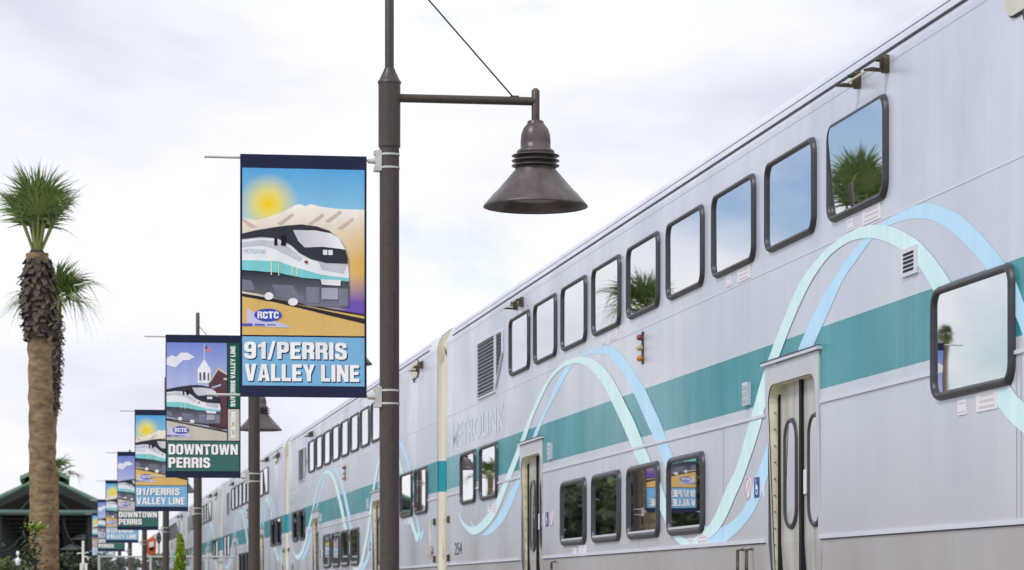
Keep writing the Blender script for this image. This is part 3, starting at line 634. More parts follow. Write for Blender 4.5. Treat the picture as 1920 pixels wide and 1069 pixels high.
def R_(x0, y0, x1, y1): return [(x0, y0), (x1, y0), (x1, y1), (x0, y1)]
def ell(cx, cy, rx, ry, n=24): return [(cx + rx * math.cos(2 * math.pi * k / n), cy + ry * math.sin(2 * math.pi * k / n)) for k in range(n)]
NAVY = (36, 42, 70)
def print_grad(name, fn):
    g = G(name); x, y, z = g.xyz()
    u = g.rng(x, XR - BW, XR, 0, 515); v = g.rng(z, 0, -BH, 0, 970)
    g.ln(fn(g, u, v), g.b.inputs['Base Color']); g.b.inputs['Roughness'].default_value = .75; g.b.inputs['Specular IOR Level'].default_value = .2; return g.m
def fsun(g, u, v):
    d = g.math('POWER', g.math('ADD', g.math('POWER', g.math('SUBTRACT', u, 115), 2), g.math('POWER', g.math('SUBTRACT', v, 198), 2)), .5)
    s = g.mix(g.rng(v, 55, 260), lin((92, 172, 226)), lin((150, 206, 236)))
    s = g.mix(g.rng(d, 125, 50), s, lin((236, 226, 130))); return g.mix(g.rng(d, 55, 8), s, lin((252, 214, 30)))
def fmount(g, u, v):
    s = g.mix(g.rng(v, 205, 300), lin((250, 244, 234)), lin((238, 224, 204)))
    s = g.mix(g.math('MULTIPLY', g.rng(u, 360, 470), g.rng(v, 240, 420)), s, lin((226, 184, 100)))
    return g.mix(g.math('MULTIPLY', g.rng(v, 470, 590), g.rng(u, 300, 440)), s, lin((112, 88, 176)))
def funder(g, u, v): return g.mix(g.rng(v, 465, 600), lin((44, 46, 56)), lin((120, 124, 138)))
def fshield(g, u, v): return g.mix(g.rng(u, 220, 420), lin((196, 198, 208)), lin((246, 246, 250)))
def fblue(g, u, v): return g.mix(g.rng(v, 55, 420), lin((124, 142, 214)), lin((196, 204, 238)))
MG = {k: print_grad('print_' + k, f) for k, f in dict(sunrise=fsun, mountains=fmount, under=funder, shield=fshield, evening=fblue).items()}
def train_art(par, T, L0):
    A = lambda nm, polys, c, l: art(nm, [[T(p) for p in q] for q in polys], c, L0 + l, par)
    A('printed_underframe', [[(8, 455), (150, 466), (250, 485), (440, 495), (446, 522), (441, 604), (285, 606), (230, 588), (150, 575), (100, 560), (8, 546)]], MG['under'], 0)
    A('printed_truck', [[(8, 500), (45, 505), (60, 545), (8, 545)], [(128, 520), (215, 522), (235, 560), (262, 566), (262, 590), (150, 568)]], (120, 124, 140), 1)
    A('printed_coupler', [R_(268, 528, 322, 592), R_(400, 532, 438, 600)], (128, 132, 148), 1)
    A('printed_plow', [R_(330, 530, 398, 576)], (170, 174, 186), 2)
    A('printed_wheel', [ell(116, 566, 18, 15), ell(214, 588, 20, 15)], (236, 234, 238), 2)
    A('printed_body', [[(8, 336), (90, 328), (150, 333), (205, 360), (250, 396), (300, 416), (437, 430), (444, 475), (442, 492), (330, 480), (240, 456), (150, 428), (8, 426)]], (240, 241, 246), 1)
    A('printed_shading', [[(8, 352), (90, 342), (150, 347), (205, 374), (252, 412), (240, 424), (150, 380), (90, 362), (8, 372)], [(318, 425), (432, 434), (420, 470), (330, 456)]], (204, 206, 216), 2)
    A('printed_roof', [[(8, 318), (60, 305), (120, 294), (190, 283), (250, 278), (310, 285), (360, 300), (400, 330), (425, 368), (438, 412), (437, 432), (350, 430), (290, 417), (240, 392), (205, 360), (150, 335), (90, 330), (8, 340)]], (54, 56, 68), 3)
    A('printed_windshield', [[(214, 301), (300, 301), (370, 311), (400, 330), (428, 376), (400, 372), (340, 366), (262, 370), (236, 346)]], MG['shield'], 4)
    A('printed_side_window', [R_(138, 334, 150, 364), R_(166, 325, 186, 364)], (28, 28, 36), 4)
    A('printed_headlight', [R_(336, 378, 354, 398), R_(358, 378, 376, 398)], (238, 240, 246), 4)
    A('printed_tail_light', [ell(268, 428, 8, 6, 10)], (150, 50, 60), 4)
    A('printed_teal_band', [[(8, 424), (150, 426), (240, 454), (330, 478), (443, 490), (443, 503), (350, 498), (250, 491), (150, 472), (8, 463)]], (128, 212, 214), 2)
    A('printed_bumper', [[(326, 496), (410, 498), (407, 521), (332, 517)]], (236, 236, 240), 3)
    A('printed_handrail', [R_(124, 420, 128, 482), R_(154, 424, 158, 484), R_(209, 446, 213, 480), R_(228, 452, 232, 484)], (236, 224, 180), 4)
def rctc(par, x, y, s, L0):
    f = lambda p: (x + p[0] * s, y + p[1] * s)
    art('logo_panel', [[f(p) for p in q] for q in [[(0, 0), (62, 40), (150, 62), (178, 78), (0, 72)]]], (206, 204, 232), L0, par)
    art('logo_oval', [[f(p) for p in ell(85, 28, 56, 26)]], (68, 84, 186), L0 + 1, par)
    a, b = f((42, 14)), f((128, 42)); words('logo_lettering', 'RCTC', a[0], a[1], b[0], b[1], (250, 250, 252), L0 + 2, par, .05)
    art('logo_bars', [[f(p) for p in R_(-20, 62, 22, 72)], [f(p) for p in R_(30, 64, 72, 70)], [f(p) for p in R_(80, 65, 116, 69)]], (84, 92, 190), L0 + 1, par)
GB = {0: 'sunrise banners with blue lettered foot', 1: 'clock tower banners with green lettered foot'}
def banner91():
    b = thing('street_banner', 'sunrise train banner, white lettering on blue, hung on the seventh lamp post from the canopy', 'banner', (XP, YP[0] - .012, zy(295)), PR, GB[0])
    art('cloth', [R_(0, 0, 515, 970)], NAVY, 0, b)
    art('printed_sky', [R_(9, 55, 506, 330)], MG['sunrise'], 1, b)
    art('printed_mountains', [[(9, 252), (60, 264), (115, 250), (170, 230), (225, 200), (245, 196), (262, 204), (285, 195), (330, 205), (400, 212), (506, 214), (506, 722), (9, 722)]], MG['mountains'], 2, b)
    art('printed_ridges', [[(x, y), (x + 62, y - 44), (x + 68, y - 36), (x + 16, y + 4)] for x, y in ((150, 276), (272, 276), (345, 262), (395, 290))] + [[(9, 254), (70, 292), (40, 292), (9, 266)]], (214, 192, 186), 3, b)
    art('printed_ground', [[(9, 556), (506, 636), (506, 722), (9, 722)]], (224, 186, 112), 3, b)
    art('printed_track', [[(9, 556), (506, 634), (506, 641), (9, 562)], [(9, 562), (150, 584), (506, 652), (506, 672), (150, 592), (9, 568)]], (48, 44, 50), 4, b)
    train_art(b, lambda p: p, 5)
    words('printed_car_name', 'METROLINK', 14, 378, 104, 396, (182, 208, 222), 8, b, .0)
    rctc(b, 28, 614, 1.0, 4)
    art('letter_panel', [R_(9, 728, 506, 924)], (126, 184, 222), 1, b)
    for dx, c, l in ((4, (34, 58, 96), 2), (0, (248, 246, 244), 3)):
        words('lettering', '91/PERRIS', 16 + dx, 749 + dx, 434 + dx, 817 + dx, c, l, b, .055)
        words('lettering', 'VALLEY LINE', 18 + dx, 838 + dx, 484 + dx, 906 + dx, c, l, b, .055)
    return b
def bannerDT():
    b = thing('street_banner', 'clock tower banner, white lettering on green, hung on the sixth lamp post from the canopy', 'banner', (XP, YP[1] - .012, zy(295)), PR, GB[1])
    art('cloth', [R_(0, 0, 515, 970)], (34, 42, 66), 0, b)
    art('printed_sky', [R_(7, 53, 421, 716)], MG['evening'], 1, b)
    art('printed_cloud', [[(7, 160), (40, 140), (75, 150), (105, 122), (150, 122), (200, 150), (160, 172), (120, 172), (70, 222), (7, 205)]], (240, 240, 248), 2, b)
    art('printed_flagpole', [R_(263, 60, 267, 172)], (240, 240, 244), 2, b)
    art('printed_flag', [[(268, 74), (306, 88), (310, 116), (270, 104)]], (222, 130, 140), 2, b)
    art('printed_flag_canton', [R_(268, 76, 286, 92)], (90, 96, 160), 3, b)
    art('printed_tower', [[(265, 162), (315, 244), (214, 244)], R_(222, 244, 308, 326)], (246, 246, 250), 2, b)
    art('printed_tower_arch', [R_(232, 256, 244, 310), R_(258, 252, 272, 306), R_(288, 256, 298, 310)], (90, 84, 110), 3, b)
    art('printed_station', [[(296, 330), (300, 318), (360, 222), (421, 262), (421, 640), (296, 640)]], (100, 66, 74), 3, b)
    art('printed_gable_trim', [[(296, 322), (360, 216), (421, 256), (421, 272), (362, 236), (306, 322)], R_(398, 290, 421, 304)], (216, 200, 182), 4, b)
    art('printed_emblem', [[(316, 352), (380, 330), (380, 344), (318, 364)]], (180, 196, 224), 4, b)
    art('printed_ground', [[(7, 566), (421, 650), (421, 716), (7, 716)]], (206, 198, 184), 4, b)
    art('printed_track', [[(7, 566), (421, 622), (421, 632), (7, 574)], [(7, 574), (421, 650), (421, 662), (7, 582)]], (60, 56, 60), 5, b)
    train_art(b, lambda p: (7 + (p[0] - 8) * .85, 340 + (p[1] - 279) * .80), 6)
    rctc(b, 20, 618, 1.0, 6)
    art('side_panel', [R_(428, 53, 507, 496)], (28, 92, 76), 1, b)
    words('lettering', '91/PERRIS VALLEY LINE', 446, 72, 478, 484, (240, 242, 240), 2, b, .03, True)
    art('side_panel', [R_(428, 502, 507, 716)], (206, 200, 184), 1, b)
    words('lettering', 'STATION', 448, 520, 482, 700, (246, 244, 238), 2, b, .03, True)
    art('letter_panel', [R_(9, 722, 507, 924)], (64, 110, 102), 1, b)
    for dx, c, l in ((4, (26, 60, 56), 2), (0, (248, 244, 244), 3)):
        words('lettering', 'DOWNTOWN', 20 + dx, 742 + dx, 496 + dx, 812 + dx, c, l, b, .055)
        words('lettering', 'PERRIS', 20 + dx, 832 + dx, 306 + dx, 902 + dx, c, l, b, .055)
    return b
b0, b1 = banner91(), bannerDT()
for k in range(2, 7):
    copy_tree((b0, b1)[k % 2], (XP, YP[k] - .012, zy(295)), ('sunrise train banner, white lettering on blue, hung on the %s lamp post from the canopy', 'clock tower banner, white lettering on green, hung on the %s lamp post from the canopy')[k % 2] % ORD[k])
# ------------------------------------------------------------------ fan palms
M_TRUNK = mat('palm_trunk', (152, 128, 96), .95, 0, .45, 7, stretch=(1, 1, 2.2), alt=(100, 84, 64), bump=.9)
M_BOOT = mat('palm_boots', (92, 80, 70), .9, 0, .5, 9, alt=(52, 44, 40)); M_BOOTCUT = mat('palm_boot_cut', (176, 160, 140), .9)
M_NECK = mat('palm_neck', (178, 130, 62), .85, 0, .4, 20, alt=(130, 92, 44))
M_FROND = mat('palm_frond', (122, 142, 80), .5, 0, .4, 3, alt=(88, 118, 58)); M_PET = mat('palm_petiole', (128, 138, 76), .5)
def frond(base, az, el, Lp, Lb, rng, spread=118):
    d = Vector((math.cos(az) * math.cos(el), math.sin(az) * math.cos(el), math.sin(el)))
    sidev = Vector((-math.sin(az), math.cos(az), 0)); up = sidev.cross(d) * -1
    pts = [base + d * Lp * t + Vector((0, 0, -.10 * Lp * t * t * (1 - el / 1.6))) for t in (0, .35, .7, 1)]
    pet = MB().tube(pts, [.022, .016, .013, .010], 5)
    tip = pts[-1]; dd = (pts[-1] - pts[-2]).normalized(); up = sidev.cross(dd).normalized()
    bl = MB(); n = 46; roll = rng.uniform(-.5, .5)
    for k in range(n):
        if rng.random() < .07: continue
        a = math.radians(spread * (2 * k / (n - 1) - 1) + rng.uniform(-4, 4)); ln = Lb * (.58 + .42 * math.cos(a * .62)) * rng.uniform(.7, 1.12)
        v = dd * math.cos(a) + (sidev * math.cos(roll) + up * math.sin(roll)) * math.sin(a) * .92 + up * (.22 * math.cos(a * 2) + rng.uniform(-.08, .08))
        v.normalize(); wv = v.cross(up).normalized(); wmax = Lb * .019 + .003
        P = []; drop = rng.uniform(.3, 1.2) * (2.6 if rng.random() < .14 else 1) * (1.25 - .5 * max(0, el))
        for t, ww in ((.03, .5), (.35, 1.), (.58, .75), (.75, .42), (.9, .2), (1.04, .05)):
            q = tip + v * ln * t + Vector((0, 0, -drop * ln * max(0, t - .4) ** 1.8)) + up * (.014 * (-1) ** k * t)
            P += [q - wv * wmax * ww, q + wv * wmax * ww]
        bl.add(P, [(2 * i, 2 * i + 1, 2 * i + 3, 2 * i + 2) for i in range(5)])
    return pet, bl
def palm(label, X, Y, zb, H, r0, r1_, skirt, rs, nf, Lp, Lb, seed, lean=0., els=(25, 86), group='fan palms', spread=118):
    """H: height of the growing point above the ground at zb; skirt: (z0, z1) of the boots"""
    rng = random.Random(seed); t = thing('fan_palm', label, 'palm tree', (X, Y, zb), 0, group)
    tr = MB(); prof_ = []; n = 46
    for i in range(n + 1):
        u = i / n; z = H * u; prof_.append((r0 + (r1_ - r0) * u + .12 * r0 * math.exp(-z * 1.8) + .012 * math.sin(z * 21) * rng.uniform(.2, 1), z))
    tr.tube([(lean * (z / H) ** 2, 0, z) for r, z in prof_], [r for r, z in prof_], 22); tr.build('trunk', M_TRUNK, t)
    if skirt:
        bt, ct = MB(), MB(); z0, z1 = skirt; rows = int((z1 - z0) / .072)
        bt.tube([(lean * (z / H) ** 2, 0, z) for z in (z0, (z0 + z1) / 2, z1)], [rs * .82, rs * .86, rs * .6], 16)
        for i in range(rows):
            z = z0 + (z1 - z0) * i / rows; m = 13
            rr = rs * (.88 + .12 * math.sin(math.pi * min(1, i / rows * 1.1))) * (1 if i < rows * .8 else 1 - .38 * (i / rows - .8) / .2)
            for k in range(m):
                a = 2 * math.pi * (k + .5 * (i % 2)) / m + rng.uniform(-.12, .12); l = rng.uniform(.10, .20); o = rng.uniform(.005, .075)
                c, s_ = math.cos(a), math.sin(a); cx = lean * (z / H) ** 2
                P = lambda rad, off, zz: (cx + rad * c - off * s_, rad * s_ + off * c, zz)
                b0_, b1_, t0_ = rr - .10, rr - .02 + o * .4, rr - .02 + o
                zz = z + rng.uniform(-.03, .03)
                bt.add([P(b0_, -.055, zz + l), P(b0_, .055, zz + l), P(t0_, .034, zz), P(t0_, -.034, zz), P(b1_ - .05, .03, zz - .03), P(b1_ - .05, -.03, zz - .03)], [(0, 1, 2, 3), (3, 2, 4, 5)])
                if rng.random() < .5: ct.add([P(t0_ + .003, -.026, zz - .002), P(t0_ + .003, .026, zz - .002), P(b1_ - .03, .02, zz - .04), P(b1_ - .03, -.02, zz - .04)], [(0, 1, 2, 3)])
        sk = bt.build('boot_skirt', M_BOOT, t, kind='stuff'); ct.build('cut_ends', M_BOOTCUT, sk, kind='stuff')
    cx = lean
    MB().tube([(cx, 0, H - .34), (cx, 0, H - .16), (cx, 0, H), (cx, 0, H + .12)], [r1_ * 1.05, r1_ * .82, r1_ * .5, r1_ * .25], 12).build('neck', M_NECK, t)
    for k in range(nf):
        az_ = 2.4 * k + rng.uniform(-.25, .25); e = math.radians(els[1] - (els[1] - els[0]) * (k / max(1, nf - 1)) ** 1.1 + rng.uniform(-4, 4))
        pet, bl = frond(Vector((cx, 0, H - .02)) + Vector((math.cos(az_), math.sin(az_), 0)) * r1_ * .2, az_, e, Lp * rng.uniform(.6, 1.12), Lb * rng.uniform(.88, 1.1), rng, spread)
        f = bl.build('frond', M_FROND, t); pet.build('petiole', M_PET, f)
    return t
def px_place(px, Y): return atY(px, 900, Y)[0]
GZ = -.25
yp = 34.6; mp1 = (yp / ray(82, 500)[1]) / F
h = lambda py, m=mp1: ZC + (VY - py) * m - GZ
palm('stout fan palm with trimmed brown boot skirt standing before the green canopy', px_place(82, yp), yp, GZ, h(476), 27 * mp1, 21 * mp1, (h(634), h(484)), 34 * mp1, 17, 92 * mp1, 92 * mp1, 3, -.08, (60, 92), None, 84)
yp2 = 48.2; mp2 = (yp2 / ray(108, 500)[1]) / F
palm('leaning fan palm half hidden behind the stout palm trunk', px_place(80, yp2), yp2, GZ, h(565, mp2), 20 * mp2, 17 * mp2, (h(778, mp2), h(574, mp2)), 24 * mp2, 14, 34 * mp2, 80 * mp2, 8, 19 * mp2, (12, 74), None, 92)
yp3 = 66.; mp3 = (yp3 / ray(108, 860)[1]) / F
palm('small distant fan palm rising just above the canopy ridge', px_place(104, yp3), yp3, GZ, h(890, mp3), 8 * mp3, 6 * mp3, None, .2, 10, 28 * mp3, 36 * mp3, 5, 0, (5, 75), None)
def mirrored(px, py, Y):                                      # where a thing seen mirrored in the train side at this pixel stands
    x_, z_ = atY(px, py, Y); return 2 * XS - x_, z_
for px, py, Y, lb, sd_ in ((1776, 640, 200., 'tall thin fan palm seen mirrored in the large end window', 31), (1757, 668, 190., 'shorter thin fan palm mirrored beside the taller one in the end window', 37)):
    x_, z_ = mirrored(px, py, Y); palm(lb, x_, Y, GZ, z_ - GZ, .3, .22, None, .3, 24, .4, .62, sd_, 0, (-40, 85), None)
# ------------------------------------------------------------------ shrubs and trees
def leaf_cloud(n, fn, size, seed):
    rng = random.Random(seed); vs, fs = [], []
    for i in range(n):
        c = Vector(fn(rng)); a = Vector((rng.gauss(0, 1), rng.gauss(0, 1), rng.gauss(0, .7))).normalized(); b = a.cross(Vector((rng.gauss(0, 1), rng.gauss(0, 1), rng.gauss(0, 1)))).normalized()
        s_ = size * rng.uniform(.6, 1.3); o = len(vs); vs += [c - a * s_, c + b * s_ * .5, c + a * s_, c - b * s_ * .5]; fs.append((o, o + 1, o + 2, o + 3))
    return MB().add(vs, fs)
def clumps(k, rx, rz, zc, cr, seed):
    rng = random.Random(seed); C = []
    for _ in range(k):
        v = Vector((rng.gauss(0, 1), rng.gauss(0, 1), rng.gauss(0, 1))).normalized() * rng.uniform(.35, 1) ; C.append((v.x * rx, v.y * rx, zc + v.z * rz, cr * rng.uniform(.6, 1.25)))
    def f(r):
        c = r.choice(C); v = Vector((r.gauss(0, 1), r.gauss(0, 1), r.gauss(0, 1))).normalized() * c[3] * r.random() ** .5
        return (c[0] + v.x, c[1] + v.y, c[2] + v.z * .85)
    return f
M_BARK = mat('bark', (96, 78, 62), .9, 0, .3, 8)
FOL = [mat('foliage_dark', (62, 78, 44), .6, 0, .45, 2.5, alt=(40, 56, 30)), mat('foliage_mid', (88, 104, 52), .6, 0, .4, 3, alt=(58, 76, 36)), mat('foliage_lime', (156, 178, 44), .6, 0, .35, 4, alt=(110, 140, 36))]
def tree(name, label, cat, X, Y, H, R, seed, fol, n=2600, leaf=.22, group=None, trunk=True, k=22, base=.32):
    t = thing(name, label, cat, (X, Y, GZ), 0, group); rng = random.Random(seed)
    leaf_cloud(n, clumps(k, R, H * (1 - base) / 2.1, H * (base + (1 - base) / 2), max(R * .42, .12), seed), leaf, seed).build('crown' if trunk else 'foliage', FOL[fol], t)
    tb = MB(); tb.tube([(0, 0, 0), (.05 * R, 0, H * .3), (0, .04 * R, H * .62)], [H * .022 + .012, H * .016 + .008, .02], 8)
    for q in range(5):
        a = q * 1.3 + rng.random(); tb.tube([(0, 0, H * (.24 + .05 * q)), (math.cos(a) * R * .6, math.sin(a) * R * .6, H * (.5 + .06 * q))], [H * .010 + .006, .01], 6)
    tb.build('trunk' if trunk else 'stems', M_BARK, t); return t
for k, yt in enumerate([127 + 4.6 * q for q in range(12)] + [255 + 14 * q for q in range(8)]):      # the dark trees that the lower windows mirror
    tree('shade_tree', 'dark green tree in the row mirrored in the lower train windows', 'tree', -20 + random.uniform(-1.5, 1.5), yt, random.uniform(7.0, 8.2), 4.2, 100 + k, k % 2, 6500, .34, 'dark trees mirrored in the train windows', True, 24, .04)
# planting under and beside the canopy and behind the fence
shr = [(12, 78, 2.05, .55, 1), (62, 66, 1.75, .5, 1), (120, 78, 1.95, .5, 0), (150, 80, 2.0, .55, 0), (178, 82, 2.05, .5, 0), (204, 84, 2.2, .6, 0), (228, 84, 2.25, .55, 0), (256, 86, 2.45, .6, 0), (284, 88, 2.4, .5, 1), (306, 84, 2.1, .5, 1)]
near = ['in front of the blue car', 'at the foot of the stout palm', 'right beside the palm trunk base', 'beside the white bent-arm post', 'below the second lamp post banner', 'below the third lamp post banner', 'behind the fence end post', 'between third and fourth lamp posts', 'below the orange machine', 'beside the fourth lamp post']
for i, ((px, Y, H, R, fo), nm) in enumerate(zip(shr, near)):
    tree('shrub', 'rounded %s green shrub %s' % (('dark', 'mid')[fo], nm), 'shrub', px_place(px, Y), Y, H - GZ + .18, R * 1.15, 300 + i, fo, 2200, .075, 'shrubs around the fence and canopy', False, 20, .02)
cs = thing('columnar_shrub', 'slim bright lime shrub standing against the train side', 'shrub', (px_place(336, 58), 58, GZ))
def cone(r):
    u = r.random() ** .8; rad = .15 * math.sin(math.pi * min(1, .12 + .86 * u)) ** .6 * r.random() ** .4; a = r.uniform(0, 6.283)
    return (rad * math.cos(a) + .03 * math.sin(u * 9), rad * math.sin(a), .1 + 2.38 * u)
leaf_cloud(3000, cone, .04, 400).build('foliage', FOL[2], cs); MB().tube([(0, 0, 0), (0, 0, 2.2)], [.025, .008], 6).build('stems', M_BARK, cs)
tree('columnar_shrub', 'slim green shrub with lime tip behind the fence beside the rail cars', 'shrub', px_place(352, 72), 72, 2.0, .35, 401, 1, 1200, .06, None, False, 20, .02)
# staked sapling in front of the stout palm
ys = 30.; ms = (ys / ray(58, 1000)[1]) / F
sp = thing('sapling', 'thin staked sapling with yellow green tip against the palm trunk', 'sapling', (px_place(58, ys), ys, GZ), 0)
MB().tube([(0, 0, 0), (.01, 0, h(1040, ms)), (-.005, 0, h(985, ms))], [.016, .012, .007], 8).build('stem', mat('sapling_stem', (186, 160, 84), .7, 0, .2, 12), sp)
leaf_cloud(420, lambda r: (r.gauss(0, .055), r.gauss(0, .05), h(1058, ms) + r.gauss(0, .17)), .03, 11).build('lower_leaves', FOL[0], sp)
leaf_cloud(110, lambda r: (.06 + r.gauss(0, .055), r.gauss(0, .04), h(987, ms) + r.gauss(0, .022)), .03, 12).build('tip_leaves', FOL[2], sp)
# ------------------------------------------------------------------ green station canopy
YK = 98.; mk_ = (YK / ray(84, 900)[1]) / F
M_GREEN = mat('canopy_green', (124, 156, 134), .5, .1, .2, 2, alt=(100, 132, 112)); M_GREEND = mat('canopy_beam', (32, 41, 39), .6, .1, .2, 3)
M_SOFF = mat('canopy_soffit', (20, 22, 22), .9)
XK = px_place(84, YK)
cn = thing('station_canopy', 'open green metal platform canopy with raised ridge roof', 'canopy', (XK, YK, GZ))
hz = lambda py: ZC + (VY - py) * mk_ - GZ
ex, ez, rz_ = 118 * mk_, hz(944), hz(889)
for sg in (-1, 1):
    rp = MB().prism([(0, rz_), (sg * ex, ez), (sg * ex, ez - .16), (0, rz_ - .16)], 0, 42, 'y').build('roof_panel', M_GREEN, cn)
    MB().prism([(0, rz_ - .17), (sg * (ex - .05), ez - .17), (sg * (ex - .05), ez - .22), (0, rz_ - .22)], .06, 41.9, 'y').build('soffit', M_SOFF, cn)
    MB().prism([(0, rz_ - .02), (sg * (ex + .02), ez - .02), (sg * (ex + .02), ez - .10), (0, rz_ - .10)], -.06, -.002, 'y').build('rake_board', M_GREEN, cn)
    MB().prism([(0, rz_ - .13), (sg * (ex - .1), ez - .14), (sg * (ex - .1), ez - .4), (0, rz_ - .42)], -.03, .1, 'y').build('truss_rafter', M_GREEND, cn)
    mx = 46 * mk_
    MB().prism([(0, hz(872)), (sg * mx, hz(893)), (sg * mx, hz(893) - .14), (0, hz(872) - .14)], -.12, 42.1, 'y').build('ridge_roof', M_GREEN, cn)
    MB().prism([(sg * (mx - .12), hz(893) - .1), (sg * (mx - .17), hz(893) - .1), (sg * (mx - .17), hz(915)), (sg * (mx - .12), hz(915))], .0, 42, 'y').build('ridge_wall', M_GREEND, cn)
    for yy in range(0, 42, 7): MB().box((sg * (ex - .72), yy + .1, 0), (sg * (ex - .60), yy + .22, ez - .1)).build('column', M_GREEND, cn)
for j, yy in enumerate((0, 7, 14, 21, 28)):
    MB().tube([(-ex + .06, yy, hz(961)), (ex - .06, yy, hz(961))], .10, 10).build('tie_beam', M_GREEND if j else mat('canopy_tie', (84, 110, 102), .45, .1), cn)
    for sg in (-1, 1):
        ar = MB(); pts = [(sg * (ex - .65 - .9 * math.sin(t * .314)), yy + .05, hz(1035) + (hz(965) - hz(1035)) * (1 - math.cos(t * .314))) for t in range(6)]
        ar.tube(pts, .03, 8).build('knee_brace', M_GREEND, cn)
    for sg in (-1, 1):
        MB().tube([(0, yy, rz_ - .35), (sg * .9, yy, hz(961))], .04, 6).build('truss_web', M_GREEND, cn)
MB().box((-ex - .6, 41.6, 0), (ex, 41.8, ez + .1)).build('dark_backing', M_SOFF, cn)  # added near-black sheet across the open far end, keeps sky from showing through
for yy, sx, py, rr in ((3, -1.75, 1019, .36), (3, .95, 1026, .42), (9, -2.0, 999, .4), (9, 1.35, 1000, .42), (15, -1.1, 1044, .36), (20, -1.75, 1050, .3)):
    MB().lathe([(.03, .16), (.16, .13), (rr * .8, .03), (rr, -.02), (rr - .02, -.035), (.05, -.03)], (sx, yy, hz(py)), 24).build('pendant_lamp', mat('pendant_grey', (150, 164, 160), .5), cn)
# ------------------------------------------------------------------ chain-link fence across the platform end
YF = 70.; mf = (YF / ray(300, 1045)[1]) / F
fx0, fx1, ft = px_place(186, YF), px_place(446, YF), ZC + (VY - 1044) * mf
fn_ = thing('chain_link_fence', 'galvanised chain-link fence standing across the platform behind the lamp posts', 'fence', (fx0, YF, .2))
M_GALV = mat('galvanised', (190, 194, 190), .45, .4)
FW, FH = fx1 - fx0, ft - .2
MB().tube([(0, 0, FH), (FW, 0, FH)], .022, 8).build('top_rail', M_GALV, fn_); MB().tube([(0, 0, .12), (FW, 0, .12)], .018, 8).build('bottom_rail', M_GALV, fn_)
for q in (0, .37, .7, .78, 1): MB().tube([(FW * q, 0, 0), (FW * q, 0, FH + .03)], .034, 10).build('fence_post', M_GALV, fn_)
wm = MB(); st_ = .07
for i in range(int((FW + FH) / st_)):
    o = i * st_
    for sg in (0, 1):
        xa, za = (o, .12) if o <= FW else (FW, .12 + (o - FW)); k = min(xa, FH - za)
        if k <= .01: continue
        pa, pb = (xa, za), (xa - k, za + k)
        if sg: pa, pb = (FW - pa[0], pa[1]), (FW - pb[0], pb[1])
        wm.add([(pa[0], .0, pa[1]), (pa[0] + .004, .0, pa[1]), (pb[0] + .004, .0, pb[1]), (pb[0], .0, pb[1]), (pa[0] + .002, .004, pa[1]), (pb[0] + .002, .004, pb[1])], [(0, 1, 2, 3), (1, 4, 5, 2), (4, 0, 3, 5)])
wm.build('wire_mesh', M_GALV, fn_, kind='stuff')
# ------------------------------------------------------------------ track signal and orange machine past the train
YS_ = 112.; mz = (YS_ / ray(298, 1010)[1]) / F; zz_ = lambda py, m=mz, b=GZ: ZC + (VY - py) * m - b
sg_ = thing('track_signal', 'black oval-backed track signal on a grey mast past the lamp posts', 'signal', (px_place(298, YS_), YS_, GZ))
MB().tube([(0, .1, 0), (0, .1, zz_(997))], .05, 10).build('mast', M_GALV, sg_)
pl2 = MB().prism([(4.6 * mz * math.cos(t * .314), zz_(1009) + 11 * mz * math.sin(t * .314)) for t in range(20)], 0, .05, 'y').build('backplate', M_BLACK, sg_)
for dz in (-3.5, 3.5): MB().lathe([(.055, 0), (.06, .12)], n=14).build('signal_lens', mat('signal_lens', (90, 92, 96), .2), pl2).matrix_basis = Matrix.Translation((0, .0, zz_(1009 + dz))) @ Matrix.Rotation(math.pi / 2, 4, 'X')
YO = 118.; mo = (YO / ray(285, 1030)[1]) / F; zo = lambda py: zz_(py, mo)
M_ORANGE = mat('orange_paint', (226, 104, 40), .45, 0, .25, 3, alt=(196, 82, 30))
og = thing('work_machine', 'orange work machine with white window and black grille beyond the fence', 'machine', (px_place(285, YO), YO, GZ))
q = lambda x, y: ((x - 285) * mo, zo(y))
MB().prism([q(276, 1012), q(288, 1004), q(293, 1010), q(293, 1030), q(291, 1056), q(282, 1060), q(280, 1044), q(277, 1030)], 0, 1.6, 'y').build('body', M_ORANGE, og)
MB().prism([q(279.5, 1017), q(288, 1015), q(288.5, 1024), q(280, 1027)], -.03, .0, 'y').build('window', mat('pale_glass', (222, 232, 230), .2), og)
MB().prism([q(279.5, 1028), q(288.5, 1025), q(288, 1031), q(280.5, 1033)], -.035, .0, 'y').build('grille', M_BLACK, og)
MB().prism([q(287, 1003), q(293.5, 1000), q(294.5, 1009), q(289, 1011)], -.05, .5, 'y').build('lamp_box', mat('pale_box', (206, 206, 190), .6), og)
mbx = MB().prism([q(279, 1060), q(293, 1057), q(294, 1110), q(278, 1110)], .1, 1.5, 'y'); mbx.build('chassis', M_DARK, og)
for dy in (.3, 1.3):
    wl = MB().lathe([(.36, 0), (.38, .05), (.38, .2), (.36, .25)], n=20).build('wheel', M_BLACK, og); wl.matrix_basis = Matrix.Translation((-.2, dy, .38)) @ Matrix.Rotation(math.pi / 2, 4, 'Y')
